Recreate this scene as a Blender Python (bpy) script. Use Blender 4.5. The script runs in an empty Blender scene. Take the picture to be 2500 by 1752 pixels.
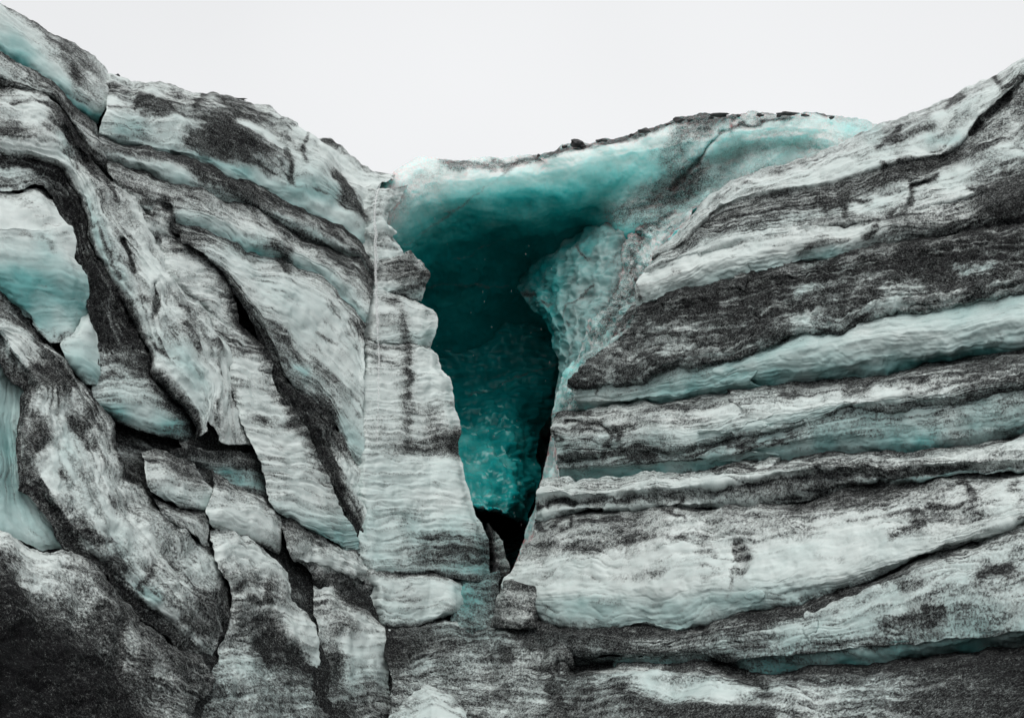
import bpy, math, random
import numpy as np

random.seed(4)
RNG = np.random.default_rng(11)
scene = bpy.context.scene
COL = scene.collection

# ---------------------------------------------------------------- camera
W, H = 2500.0, 1752.0
PITCH = math.radians(18.0)
TH = math.tan(math.radians(27.0))
CAM = np.array([0.0, 0.0, 1.65])
cam = bpy.data.cameras.new('camera')
cam.sensor_width = 36.0
cam.lens = 18.0 / TH
cam.clip_start = 0.05
cam.clip_end = 5000.0
cam_o = bpy.data.objects.new('camera', cam)
COL.objects.link(cam_o)
cam_o.location = CAM
cam_o.rotation_euler = (math.radians(90.0) + PITCH, 0, 0)
scene.camera = cam_o

# ---------------------------------------------------------------- sky, sun, exposure
SUN_EL, SUN_AZ = math.radians(62.0), math.radians(200.0)     # azimuth clockwise from +Y
world = bpy.data.worlds.new('World')
scene.world = world
world.use_nodes = True
wn, wl = world.node_tree.nodes, world.node_tree.links
wn.clear()
w_out = wn.new('ShaderNodeOutputWorld')
w_bg = wn.new('ShaderNodeBackground')
w_sky = wn.new('ShaderNodeTexSky')
w_sky.sky_type = 'NISHITA'
w_sky.sun_disc = False
w_sky.sun_elevation = SUN_EL
w_sky.sun_rotation = SUN_AZ
w_sky.dust_density = 3.0
w_bg.inputs['Strength'].default_value = 0.1
# an even overcast cloud layer in front of the clear sky
w_mix = wn.new('ShaderNodeMix'); w_mix.data_type = 'RGBA'
w_mix.inputs[0].default_value = 0.94
w_geo = wn.new('ShaderNodeTexCoord')
w_noise = wn.new('ShaderNodeTexNoise')
w_noise.inputs['Scale'].default_value = 1.3
w_noise.inputs['Detail'].default_value = 3.0
w_ramp = wn.new('ShaderNodeMapRange')
w_ramp.inputs[1].default_value = 0.3; w_ramp.inputs[2].default_value = 0.7
w_ramp.inputs[3].default_value = 8.2; w_ramp.inputs[4].default_value = 9.3
w_vm = wn.new('ShaderNodeVectorMath'); w_vm.operation = 'SCALE'
w_vm.inputs[0].default_value = (0.985, 0.992, 1.0)
wl.new(w_geo.outputs['Generated'], w_noise.inputs['Vector'])
wl.new(w_noise.outputs['Fac'], w_ramp.inputs[0])
wl.new(w_ramp.outputs[0], w_vm.inputs['Scale'])
wl.new(w_sky.outputs['Color'], w_mix.inputs[6])
wl.new(w_vm.outputs[0], w_mix.inputs[7])
wl.new(w_mix.outputs[2], w_bg.inputs['Color'])
wl.new(w_bg.outputs[0], w_out.inputs['Surface'])

sun = bpy.data.lights.new('sun', 'SUN')
sun.energy = 1.3
sun.angle = math.radians(35.0)
sun.color = (1.0, 0.975, 0.94)
sun_o = bpy.data.objects.new('sun', sun)
COL.objects.link(sun_o)
sd = np.array([math.sin(SUN_AZ) * math.cos(SUN_EL), math.cos(SUN_AZ) * math.cos(SUN_EL), math.sin(SUN_EL)])
from mathutils import Vector
sun_o.rotation_euler = Vector(-sd).to_track_quat('-Z', 'Y').to_euler()

scene.view_settings.view_transform = 'Standard'
scene.view_settings.look = 'None'
scene.view_settings.exposure = 0.04
scene.view_settings.gamma = 1.0
scene.view_settings.use_curve_mapping = False
scene.render.engine = 'CYCLES'
scene.cycles.use_denoising = True
scene.cycles.max_bounces = 6
scene.cycles.diffuse_bounces = 3
scene.cycles.glossy_bounces = 2
scene.cycles.transmission_bounces = 4
scene.cycles.transparent_max_bounces = 6

# ---------------------------------------------------------------- noise
_perm = np.random.default_rng(7).permutation(256).astype(np.int32)
_perm = np.concatenate([_perm, _perm, _perm])
_grad = np.random.default_rng(8).normal(size=(256, 3)).astype(np.float32)
_grad /= np.linalg.norm(_grad, axis=1, keepdims=True)

def perlin(p):
    p = p.astype(np.float32)
    i = np.floor(p).astype(np.int32)
    f = p - i
    i &= 255
    u = f * f * f * (f * (f * 6 - 15) + 10)
    out = 0
    def corner(a, b, c):
        h = _perm[_perm[_perm[i[:, 0] + a] + i[:, 1] + b] + i[:, 2] + c]
        g = _grad[h]
        return g[:, 0] * (f[:, 0] - a) + g[:, 1] * (f[:, 1] - b) + g[:, 2] * (f[:, 2] - c)
    def lerp(a, b, t): return a + (b - a) * t
    x00 = lerp(corner(0, 0, 0), corner(1, 0, 0), u[:, 0])
    x10 = lerp(corner(0, 1, 0), corner(1, 1, 0), u[:, 0])
    x01 = lerp(corner(0, 0, 1), corner(1, 0, 1), u[:, 0])
    x11 = lerp(corner(0, 1, 1), corner(1, 1, 1), u[:, 0])
    return lerp(lerp(x00, x10, u[:, 1]), lerp(x01, x11, u[:, 1]), u[:, 2]) * 1.5

def fbm(p, octs=3, gain=0.5):
    a, s, out = 1.0, 1.0, 0
    for k in range(octs):
        out = out + a * perlin(p * s + 17.3 * k)
        a *= gain
        s *= 2.03
    return out

# ---------------------------------------------------------------- tracing helpers
CROP = dict(A=(0, 0), B=(600, 200), C=(1200, 200), D=(1700, 100), E=(0, 500), F=(600, 700), G=(1200, 700),
            H=(1700, 600), I=(0, 1100), J=(600, 1152), K=(1200, 1152), L=(1700, 1152))
def c(k, *v):
    """polyline in plan units (2500 x 1752), from survey sheet k"""
    v = np.array(v, float).reshape(-1, 2)
    if k == 'M': return np.array([900, 350]) + v / 3.575
    if k == 'N': return np.array([1050, 900]) + v / 2.6825
    return np.array(CROP[k]) + v / 2.68125
def j(*parts): return np.concatenate(parts)
def sh(p, dx, dy): return p + np.array([dx, dy])

_bx = [-1000, -400, 0, 450, 900, 1050, 1200, 1350, 1800, 2600, 3300]
_bY = [9.5, 11.5, 13.3, 16.5, 21.0, 22.0, 22.2, 21.2, 18.5, 14.2, 11.5]
def base_depth(x, y):
    return np.interp(x, _bx, _bY) + (876.0 - y) / 876.0 * 3.0

def rays(x, y):
    nx = (x - W / 2) / (W / 2) * TH
    ny = -(y - H / 2) / (W / 2) * TH
    cp, sp = math.cos(PITCH), math.sin(PITCH)
    return np.stack([nx, cp - ny * sp, sp + ny * cp], -1)
def place(x, y, Y):
    d = rays(np.asarray(x, float), np.asarray(y, float))
    return CAM + d * (np.asarray(Y) / d[..., 1])[..., None]

def resample(pts, n):
    seg = np.hypot(*np.diff(pts, axis=0).T)
    s = np.concatenate([[0], np.cumsum(seg)])
    t = np.linspace(0, s[-1], n)
    xy = np.stack([np.interp(t, s, pts[:, 0]), np.interp(t, s, pts[:, 1])], 1)
    # soften the corners of the polyline a little
    k = max(1, int(n * 6.0 / max(s[-1], 1)))
    for _ in range(2):
        q = xy.copy()
        q[1:-1] = (xy[:-2] + 2 * xy[1:-1] + xy[2:]) / 4
        xy = q
    return xy
def plen(p): return np.hypot(*np.diff(p, axis=0).T).sum()
def along(v, n):
    if np.isscalar(v): return np.full(n, float(v))
    v = np.array(v, float)
    t = np.linspace(0, len(v) - 1, n)
    i = np.clip(t.astype(int), 0, len(v) - 2)
    f = t - i
    f = f * f * (3 - 2 * f)
    return v[i] + (v[i + 1] - v[i]) * f

def pchip(tk, V, t):
    """monotone cubic through rows V (K,...) at tk, evaluated at t"""
    K = len(tk)
    h = np.diff(tk)
    hh = h.reshape((-1,) + (1,) * (V.ndim - 1))
    d = np.diff(V, axis=0) / hh
    m = np.zeros_like(V)
    if K > 2:
        a, b = d[:-1], d[1:]
        w1, w2 = 2 * hh[1:] + hh[:-1], hh[1:] + 2 * hh[:-1]
        ok = (a * b) > 0
        with np.errstate(divide='ignore', invalid='ignore'):
            hm = (w1 + w2) / (w1 / a + w2 / b)
        m[1:-1] = np.where(ok, hm, 0)
    m[0], m[-1] = d[0], d[-1]
    i = np.clip(np.searchsorted(tk, t, side='right') - 1, 0, K - 2)
    sh_ = (-1,) + (1,) * (V.ndim - 1)
    u = ((t - tk[i]) / h[i]).reshape(sh_)
    H_ = h[i].reshape(sh_)
    u2, u3 = u * u, u * u * u
    return (2 * u3 - 3 * u2 + 1) * V[i] + (u3 - 2 * u2 + u) * H_ * m[i] + (-2 * u3 + 3 * u2) * V[i + 1] + (u3 - u2) * H_ * m[i + 1]

# ---------------------------------------------------------------- dirt and crack traces
STROKES = []        # (kind, pts, width, strength)   kind: dirt, tint, groove
def dirt(w, s, *parts): STROKES.append(('dirt', j(*parts), w, s))
def tintst(w, s, *parts): STROKES.append(('tint', j(*parts), w, s))
def groove(w, s, *parts): STROKES.append(('groove', j(*parts), w, s))

def stroke_fields(x, y, nz1, nz2):
    out = dict(dirt=np.zeros_like(x), tint=np.zeros_like(x), groove=np.zeros_like(x))
    px = x + nz1 * 9.0
    py = y + nz2 * 9.0
    for kind, pts, w, s in STROKES:
        R = w * 2.6
        lo, hi = pts.min(0) - R - 12, pts.max(0) + R + 12
        idx = np.nonzero((x > lo[0]) & (x < hi[0]) & (y > lo[1]) & (y < hi[1]))[0]
        if not len(idx): continue
        qx, qy = px[idx], py[idx]
        if kind == 'groove':
            qx = x[idx] + nz1[idx] * 3.0; qy = y[idx] + nz2[idx] * 3.0
        best = np.full(len(idx), 1e9)
        for a, b in zip(pts[:-1], pts[1:]):
            ab = b - a
            L2 = max((ab * ab).sum(), 1e-6)
            t = np.clip(((qx - a[0]) * ab[0] + (qy - a[1]) * ab[1]) / L2, 0, 1)
            dd = (qx - a[0] - t * ab[0]) ** 2 + (qy - a[1] - t * ab[1]) ** 2
            np.minimum(best, dd, out=best)
        out[kind][idx] += s * np.exp(-best / (w * w))
    return out

# ---------------------------------------------------------------- mesh from a stack of traced section lines
CELL = 3.4
RELIEF = [0.8]
TOTAL = [0]
def mesh_from(name, verts, quads, tris, attrs, mat, parent=None):
    me = bpy.data.meshes.new(name)
    nv = len(verts)
    me.vertices.add(nv)
    me.vertices.foreach_set('co', np.asarray(verts, np.float32).ravel())
    nq, nt = len(quads), len(tris)
    me.loops.add(nq * 4 + nt * 3)
    li = np.concatenate([np.asarray(quads, np.int32).ravel(), np.asarray(tris, np.int32).ravel()]) if nt else np.asarray(quads, np.int32).ravel()
    me.loops.foreach_set('vertex_index', li.astype(np.int32))
    me.polygons.add(nq + nt)
    st = np.concatenate([np.arange(nq) * 4, nq * 4 + np.arange(nt) * 3]).astype(np.int32)
    me.polygons.foreach_set('loop_start', st)
    me.polygons.foreach_set('use_smooth', np.ones(nq + nt, bool))
    me.update(calc_edges=True)
    me.validate()
    for k, v in (attrs or {}).items():
        v = np.asarray(v, np.float32)
        if v.ndim == 1:
            a = me.attributes.new(k, 'FLOAT', 'POINT'); a.data.foreach_set('value', v)
        else:
            a = me.attributes.new(k, 'FLOAT_VECTOR', 'POINT'); a.data.foreach_set('vector', v.ravel())
    me.materials.append(mat)
    o = bpy.data.objects.new(name, me)
    COL.objects.link(o)
    if parent is not None:
        o.parent = parent
        o.matrix_parent_inverse = parent.matrix_world.inverted()
    TOTAL[0] += nq * 2 + nt
    return o

def patch(name, curves, mat, parent=None, absd=False, ends=(0.25, 0.25), endw=34.0, thick=1.6, cell=None, seed=0,
          lump=(1.1, 0.09), mid=(0.28, 0.020), strata=(1.1, 0.10, 0.009), fine=0.003, ripple=None, dvar=0.16, svar=0.34, tvar=0.5,
          ridged=0.35, edge=4.0, scallop=0.0, relief=None, jag=1.0, backdirt=1.0, flute=0.012):
    if relief is None: relief = 1.0 if absd else RELIEF[0]
    cell = cell or CELL
    L = max(plen(q[0]) for q in curves)
    n = max(8, int(L / cell))
    R = []
    for q in curves:
        xy = resample(q[0], n)
        R.append(np.concatenate([xy, along(q[1], n)[:, None], along(q[2], n)[:, None], along(q[3], n)[:, None]], 1))
    R = np.array(R)                                             # K, n, 5
    gap = np.array([np.hypot(*(R[k + 1, :, :2] - R[k, :, :2]).T).mean() + 20 * np.abs(R[k + 1, :, 2] - R[k, :, 2]).mean() + 1e-3 for k in range(len(R) - 1)])
    mx = [np.hypot(*(R[k + 1, :, :2] - R[k, :, :2]).T).max() for k in range(len(R) - 1)]
    tk = np.concatenate([[0], np.cumsum(gap)])
    t = [0.0]
    for k in range(len(gap)):
        m = max(2, int(max(mx[k], gap[k] * 0.7) / cell))
        t += list(tk[k] + gap[k] * (np.arange(1, m + 1) / m))
    t = np.array(t)
    G = pchip(tk, R, t)                                        # m, n, 5
    m = len(t)
    lin = np.clip(np.searchsorted(tk, t, side='right') - 1, 0, len(tk) - 2)
    fr = ((t - tk[lin]) / (tk[lin + 1] - tk[lin]))[:, None]
    G[..., 2] = 0.4 * G[..., 2] + 0.6 * (R[lin, :, 2] * (1 - fr) + R[lin + 1, :, 2] * fr)
    s_row = np.linspace(0, L, n)
    # layers that run out of the picture go on for some metres more
    def beyond(G, s_row, left):
        e, i = (0, min(30, n - 1)) if left else (-1, -1 - min(30, n - 1))
        if not (G[:, e, 0].max() < 12 if left else G[:, e, 0].min() > 2540): return G, s_row
        d = G[:, e, :2] - G[:, i, :2]
        d = d / np.abs(d[:, :1]).clip(1e-3)
        d[:, 1] = np.clip(d[:, 1], -.6, .6)
        k = np.arange(1, 46) * 10.0
        add = G[:, e][:, None].repeat(len(k), 1).copy()
        add[..., :2] += d[:, None] * (k * (1 - k / 1600))[None, :, None]
        ss = s_row[e] + (-k if left else k)
        if left: return np.concatenate([add[:, ::-1], G], 1), np.concatenate([ss[::-1], s_row])
        return np.concatenate([G, add], 1), np.concatenate([s_row, ss])
    if cell < 10:
        G, s_row = beyond(G, s_row, True)
        G, s_row = beyond(G, s_row, False)
    n = G.shape[1]
    x, y = G[..., 0].ravel(), G[..., 1].ravel()
    s_px = s_row[None, :].repeat(m, 0).ravel()
    off = G[..., 2].ravel() * relief
    # ragged outline
    q3 = np.stack([x / 40.0, y / 40.0, np.full_like(x, seed * 3.7)], 1)
    nz1, nz2 = fbm(q3, 3), fbm(q3 + 31.7, 3)
    q4 = np.stack([x / 9.0, y / 9.0, np.full_like(x, seed * 1.7)], 1)
    x = x + nz1 * edge + jag * fbm(q4, 2); y = y + nz2 * edge + jag * fbm(q4 + 7.7, 2)
    # rounded ends
    el, er = ends[0] * 0.4, ends[1] * 0.4
    off = off + el * np.exp(-(s_px / endw) ** 2 * 2) + er * np.exp(-((L - s_px) / endw) ** 2 * 2)
    Y = off if absd else base_depth(x, y) + off
    F = stroke_fields(x, y, nz1, nz2)
    Y = Y + F['groove']
    P = place(x, y, Y)
    sc = np.median(Y) * TH / (W / 2)                           # metres per plan unit
    u = s_px * sc
    Pg = P.reshape(m, n, 3)
    v = np.concatenate([[0], np.cumsum(np.linalg.norm(np.diff(Pg, axis=0), axis=2).mean(1))])[:, None].repeat(n, 1).ravel()
    so = seed * 7.13
    q = P + so
    warp = fbm(q * 0.7, 2)
    disp = lump[1] * fbm(q / lump[0], 3, 0.55)
    if mid[1]:
        nm = fbm(q / mid[0], 3, 0.6)
        disp = disp + mid[1] * (nm if ridged <= 0 else (1 - ridged) * nm + ridged * (0.5 - 2 * np.abs(nm)))
    st = fbm(np.stack([u / strata[0] + so, v / strata[1] + warp * 1.6, np.full_like(u, so)], 1), 3, 0.55)
    disp = disp + strata[2] * st
    if flute:
        # thin, sharp-edged layering that comes and goes along the face
        w2 = fbm(q * 1.9 + 5.0, 2)
        fl = fbm(np.stack([u / 1.5 + so, v / 0.19 + warp * 1.2 + 0.5 * w2, np.full_like(u, so + 3)], 1), 2, 0.5)
        msk = np.clip(0.5 + 1.6 * fbm(q / 1.1 + 21.0, 2), 0, 1)
        crest = np.clip(1 - np.abs(fl) / 0.30, 0, 1) ** 2
        disp = disp - flute * msk * crest * 1.6 + flute * 0.5 * fl
        lines = msk * np.clip(1 - np.abs(fl + 0.04) / 0.13, 0, 1)
    else:
        lines = 0
    if fine: disp = disp + fine * fbm(q / 0.06, 2, 0.6)
    if ripple:
        wl_, amp = ripple
        ph = v / wl_ + warp * 0.9 + 0.35 * fbm(q * 1.6, 2)
        disp = disp + amp * (np.abs(np.sin(math.pi * ph)) - 0.6)
    if scallop:
        disp = disp - scallop * np.abs(fbm(q / np.array([0.6, 0.6, 0.42]), 2, 0.5)) ** 0.8
    du = np.gradient(Pg, axis=1); dv = np.gradient(Pg, axis=0)
    N = np.cross(du, dv)
    N /= np.linalg.norm(N, axis=2, keepdims=True) + 1e-9
    flip = (N.reshape(-1, 3) * (CAM - P)).sum(1).mean() < 0
    if flip: N = -N
    # smooth the normal field so that steep folds do not spike
    for _ in range(3):
        N[1:-1] = (N[:-2] + 2 * N[1:-1] + N[2:]) / 4
        N[:, 1:-1] = (N[:, :-2] + 2 * N[:, 1:-1] + N[:, 2:]) / 4
    N /= np.linalg.norm(N, axis=2, keepdims=True) + 1e-9
    P = P + N.reshape(-1, 3) * disp[:, None]
    blotch = fbm(q / 0.55 + 9.1, 4, 0.62)
    D = G[..., 3].ravel() + dvar * blotch + svar * st * 0.8 + np.clip(F['dirt'], -.6, .45) + (0.30 * lines if flute else 0)
    # dirt values of 0 and 1 stay clean and covered
    hi = np.clip((D - 0.58) / 0.4, 0, 1); D = D + 0.17 * hi * hi * (3 - 2 * hi) - 0.10 * np.clip(1 - D / 0.22, 0, 1)
    D = D + 0.24 * np.clip((y - 1120.0) / 500.0, 0, 1) * np.clip((1700 - x) / 1000, .4, 1)      # ash thicker low down, with vignette darkening painted in as extra cover
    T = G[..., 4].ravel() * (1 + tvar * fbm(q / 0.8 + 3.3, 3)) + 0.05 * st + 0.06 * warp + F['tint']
    # back of the block
    idx = np.arange(m * n).reshape(m, n)
    loop = np.concatenate([idx[0, :-1], idx[:-1, -1], idx[-1, :0:-1], idx[:0:-1, 0]])
    cen = P.mean(0)
    B = P[loop]
    rd = (B - CAM); rd /= np.linalg.norm(rd, axis=1, keepdims=True)
    rings = []
    for f, s_ in ((0.12, 0.004), (0.4, 0.02), (1.0, 0.08)):
        r = B + rd * thick * f
        rings.append(r + (cen + rd * thick * f - r) * s_)
    back = cen + (cen - CAM) / np.linalg.norm(cen - CAM) * thick * 1.15
    nb = len(loop)
    V = np.concatenate([P] + rings + [back[None]])
    quads = np.stack([idx[:-1, :-1], idx[1:, :-1], idx[1:, 1:], idx[:-1, 1:]], -1).reshape(-1, 4)
    prev = loop
    extra = []
    for k in range(3):
        cur = m * n + k * nb + np.arange(nb)
        extra.append(np.stack([prev, np.roll(prev, -1), np.roll(cur, -1), cur], 1))
        prev = cur
    ci = len(V) - 1
    tris = np.stack([prev, np.roll(prev, -1), np.full(nb, ci)], 1)
    quads = np.concatenate([quads] + extra)
    if flip is False:
        quads = quads
    # orient outward: the grid normal du x dv belongs to (0,0)->(1,0)->(1,1): that is dv x du
    if not flip:
        quads = quads[:, ::-1]; tris = tris[:, ::-1]
    def ext(a, k=1.0): return np.concatenate([a] + [a[loop] * k] * 3 + [[float(a.mean()) * k]])
    attrs = dict(dirt=ext(np.clip(D, -0.2, np.maximum(0.96, G[..., 3].ravel() * 1.25)), backdirt), tint=ext(np.clip(T, 0, 1.2)),
                 flow=np.stack([ext(u), ext(v), np.full(len(V), so)], 1))
    return mesh_from(name, V, quads, tris, attrs, mat, parent)

def tag(o, label=None, cat=None, group=None, kind=None):
    if label: o['label'] = label
    if cat: o['category'] = cat
    if group: o['group'] = group
    o['kind'] = kind or 'thing'
    return o
def empty(name, loc=(0, 0, 0)):
    o = bpy.data.objects.new(name, None)
    COL.objects.link(o)
    o.location = loc
    o.empty_display_size = 0.3
    bpy.context.view_layer.update()
    return o
def thing(name, label, cat, at, group=None):
    p = place(at[0], at[1], base_depth(at[0], at[1]) + (at[2] if len(at) > 2 else 0))
    return tag(empty(name, (float(p[0]), float(p[1]), float(p[2]))), label, cat, group)

# ---------------------------------------------------------------- materials
def node(nt, t, **kw):
    n = nt.nodes.new(t)
    for k, v in kw.items():
        if k.startswith('i_'):
            n.inputs[int(k[2:]) if k[2:].isdigit() else k[2:]].default_value = v
        else:
            setattr(n, k, v)
    return n
def ice_material(name, ssr=(0.12, 0.85, 0.85), sss_scale=0.8, white=(0.70, 0.765, 0.745), teal=(0.12, 0.36, 0.355), ash=(0.005, 0.005, 0.0055), rough=0.34, sss=0.0, glint=1.0, deep=None):
    m = bpy.data.materials.new(name)
    m.use_nodes = True
    nt = m.node_tree; L = nt.links
    nt.nodes.clear()
    out = node(nt, 'ShaderNodeOutputMaterial')
    bs = node(nt, 'ShaderNodeBsdfPrincipled')
    L.new(bs.outputs[0], out.inputs['Surface'])
    co = node(nt, 'ShaderNodeTexCoord')
    ad = node(nt, 'ShaderNodeAttribute', attribute_name='dirt')
    at = node(nt, 'ShaderNodeAttribute', attribute_name='tint')
    af = node(nt, 'ShaderNodeAttribute', attribute_name='flow')
    def noise(scale, detail, rgh, vec=None, dim='3D'):
        n = node(nt, 'ShaderNodeTexNoise')
        n.inputs['Scale'].default_value = scale; n.inputs['Detail'].default_value = detail; n.inputs['Roughness'].default_value = rgh
        L.new(vec or co.outputs['Object'], n.inputs['Vector'])
        return n.outputs['Fac']
    def math_(op, a, b=None, cc=None, clamp=False):
        n = node(nt, 'ShaderNodeMath', operation=op, use_clamp=clamp)
        for k, v in enumerate((a, b, cc)):
            if v is None: continue
            if isinstance(v, (int, float)): n.inputs[k].default_value = v
            else: L.new(v, n.inputs[k])
        return n.outputs[0]
    def rng(v, a, b, lo=0.0, hi=1.0, smooth=True):
        n = node(nt, 'ShaderNodeMapRange')
        n.interpolation_type = 'SMOOTHSTEP' if smooth else 'LINEAR'
        L.new(v, n.inputs[0])
        n.inputs[1].default_value = a; n.inputs[2].default_value = b; n.inputs[3].default_value = lo; n.inputs[4].default_value = hi
        return n.outputs[0]
    def mixc(f, a, b):
        n = node(nt, 'ShaderNodeMix', data_type='RGBA')
        L.new(f, n.inputs[0]) if not isinstance(f, float) else setattr(n.inputs[0], 'default_value', f)
        for k, v in ((6, a), (7, b)):
            if isinstance(v, tuple): n.inputs[k].default_value = v + (1.0,)
            else: L.new(v, n.inputs[k])
        return n.outputs[2]
    mp = node(nt, 'ShaderNodeMapping')
    mp.inputs['Scale'].default_value = (0.5, 6.0, 1.0)
    L.new(af.outputs['Vector'], mp.inputs['Vector'])
    strat = noise(2.2, 4.0, 0.62, mp.outputs[0])
    grain = noise(30.0, 4.0, 0.72)
    mott = noise(7.0, 4.0, 0.65)
    g2 = noise(120.0, 1.0, 0.5)
    # ash cover: grains pile up where the traced cover is thick
    amp = rng(ad.outputs['Fac'], 0.0, 0.55, 0.10, 1.0, False)
    nz = math_('MULTIPLY', math_('SUBTRACT', grain, 0.5), 1.9)
    nz = math_('MULTIPLY_ADD', math_('SUBTRACT', mott, 0.5), 0.8, nz)
    e2 = math_('MULTIPLY_ADD', nz, amp, ad.outputs['Fac'])
    nz = math_('MULTIPLY_ADD', math_('SUBTRACT', strat, 0.5), 0.5, nz)
    nz = math_('MULTIPLY_ADD', math_('SUBTRACT', g2, 0.5), 1.2, nz)
    e3 = math_('MULTIPLY_ADD', nz, amp, ad.outputs['Fac'])
    cover = rng(e3, 0.44, 1.06)
    # ice colour: bubbly white to clear blue-green
    ti = math_('MULTIPLY_ADD', math_('SUBTRACT', strat, 0.5), 0.16, at.outputs['Fac'])
    ti = math_('MULTIPLY_ADD', math_('SUBTRACT', mott, 0.5), 0.2, ti)
    tf = rng(ti, 0.02, 1.0, smooth=False)
    icec = mixc(tf, white, teal)
    if deep:
        icec = mixc(rng(at.outputs['Fac'], 0.75, 1.15), icec, deep)
    # fine grey silt film over the ice
    silt = math_('MULTIPLY', rng(math_('MULTIPLY_ADD', math_('SUBTRACT', g2, 0.5), 0.5, e2), 0.06, 0.8), 0.7)
    icec = mixc(silt, icec, (0.23, 0.235, 0.23))
    # ash colour with crystals of clean ice sticking through
    cryst = rng(g2, 0.62, 0.68)
    ashc = mixc(math_('MULTIPLY', math_('MULTIPLY', cryst, rng(ad.outputs['Fac'], 1.0, 1.4, 1.0, 0.15)), 0.38), mixc(mott, ash, tuple(1.8 * q for q in ash)), (0.42, 0.43, 0.43))
    colr = mixc(cover, icec, ashc)
    L.new(colr, bs.inputs['Base Color'])
    rr = node(nt, 'ShaderNodeMix', data_type='FLOAT')
    L.new(cover, rr.inputs[0]); rr.inputs[2].default_value = rough; rr.inputs[3].default_value = 0.62
    L.new(rr.outputs[0], bs.inputs['Roughness'])
    bs.inputs['IOR'].default_value = 1.31
    L.new(rng(cover, 0, 1, 0.5, 0.05, False), bs.inputs['Specular IOR Level'])
    if sss:
        bs.inputs['Subsurface Weight'].default_value = sss
        bs.inputs['Subsurface Radius'].default_value = ssr
        bs.inputs['Subsurface Scale'].default_value = sss_scale
    # relief: granular ice, raised ash crust, thin layering
    hgt = math_('MULTIPLY', grain, rng(cover, 0, 1, 0.005, 0.024, False))
    hgt = math_('MULTIPLY_ADD', cover, 0.012, hgt)
    hgt = math_('MULTIPLY_ADD', math_('MULTIPLY', g2, rng(cover, 0, 1, 0.25, 1.0, False)), 0.006 * glint, hgt)
    hgt = math_('MULTIPLY_ADD', strat, 0.006, hgt)
    bp = node(nt, 'ShaderNodeBump')
    bp.inputs['Strength'].default_value = 0.75
    bp.inputs['Distance'].default_value = 1.0
    L.new(hgt, bp.inputs['Height'])
    L.new(bp.outputs[0], bs.inputs['Normal'])
    return m

ICE = ice_material('dirty_glacier_ice')
CAVE = ice_material('clear_cave_ice', white=(0.80, 0.87, 0.85), teal=(0.045, 0.54, 0.52), deep=(0.006, 0.27, 0.275), rough=0.22, glint=0.3, sss=1.0)
SCAL = ice_material('grey_scalloped_ice', white=(0.46, 0.52, 0.51), teal=(0.05, 0.27, 0.265), deep=(0.006, 0.2, 0.2), rough=0.25, glint=0.5, sss=0.25)

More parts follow.
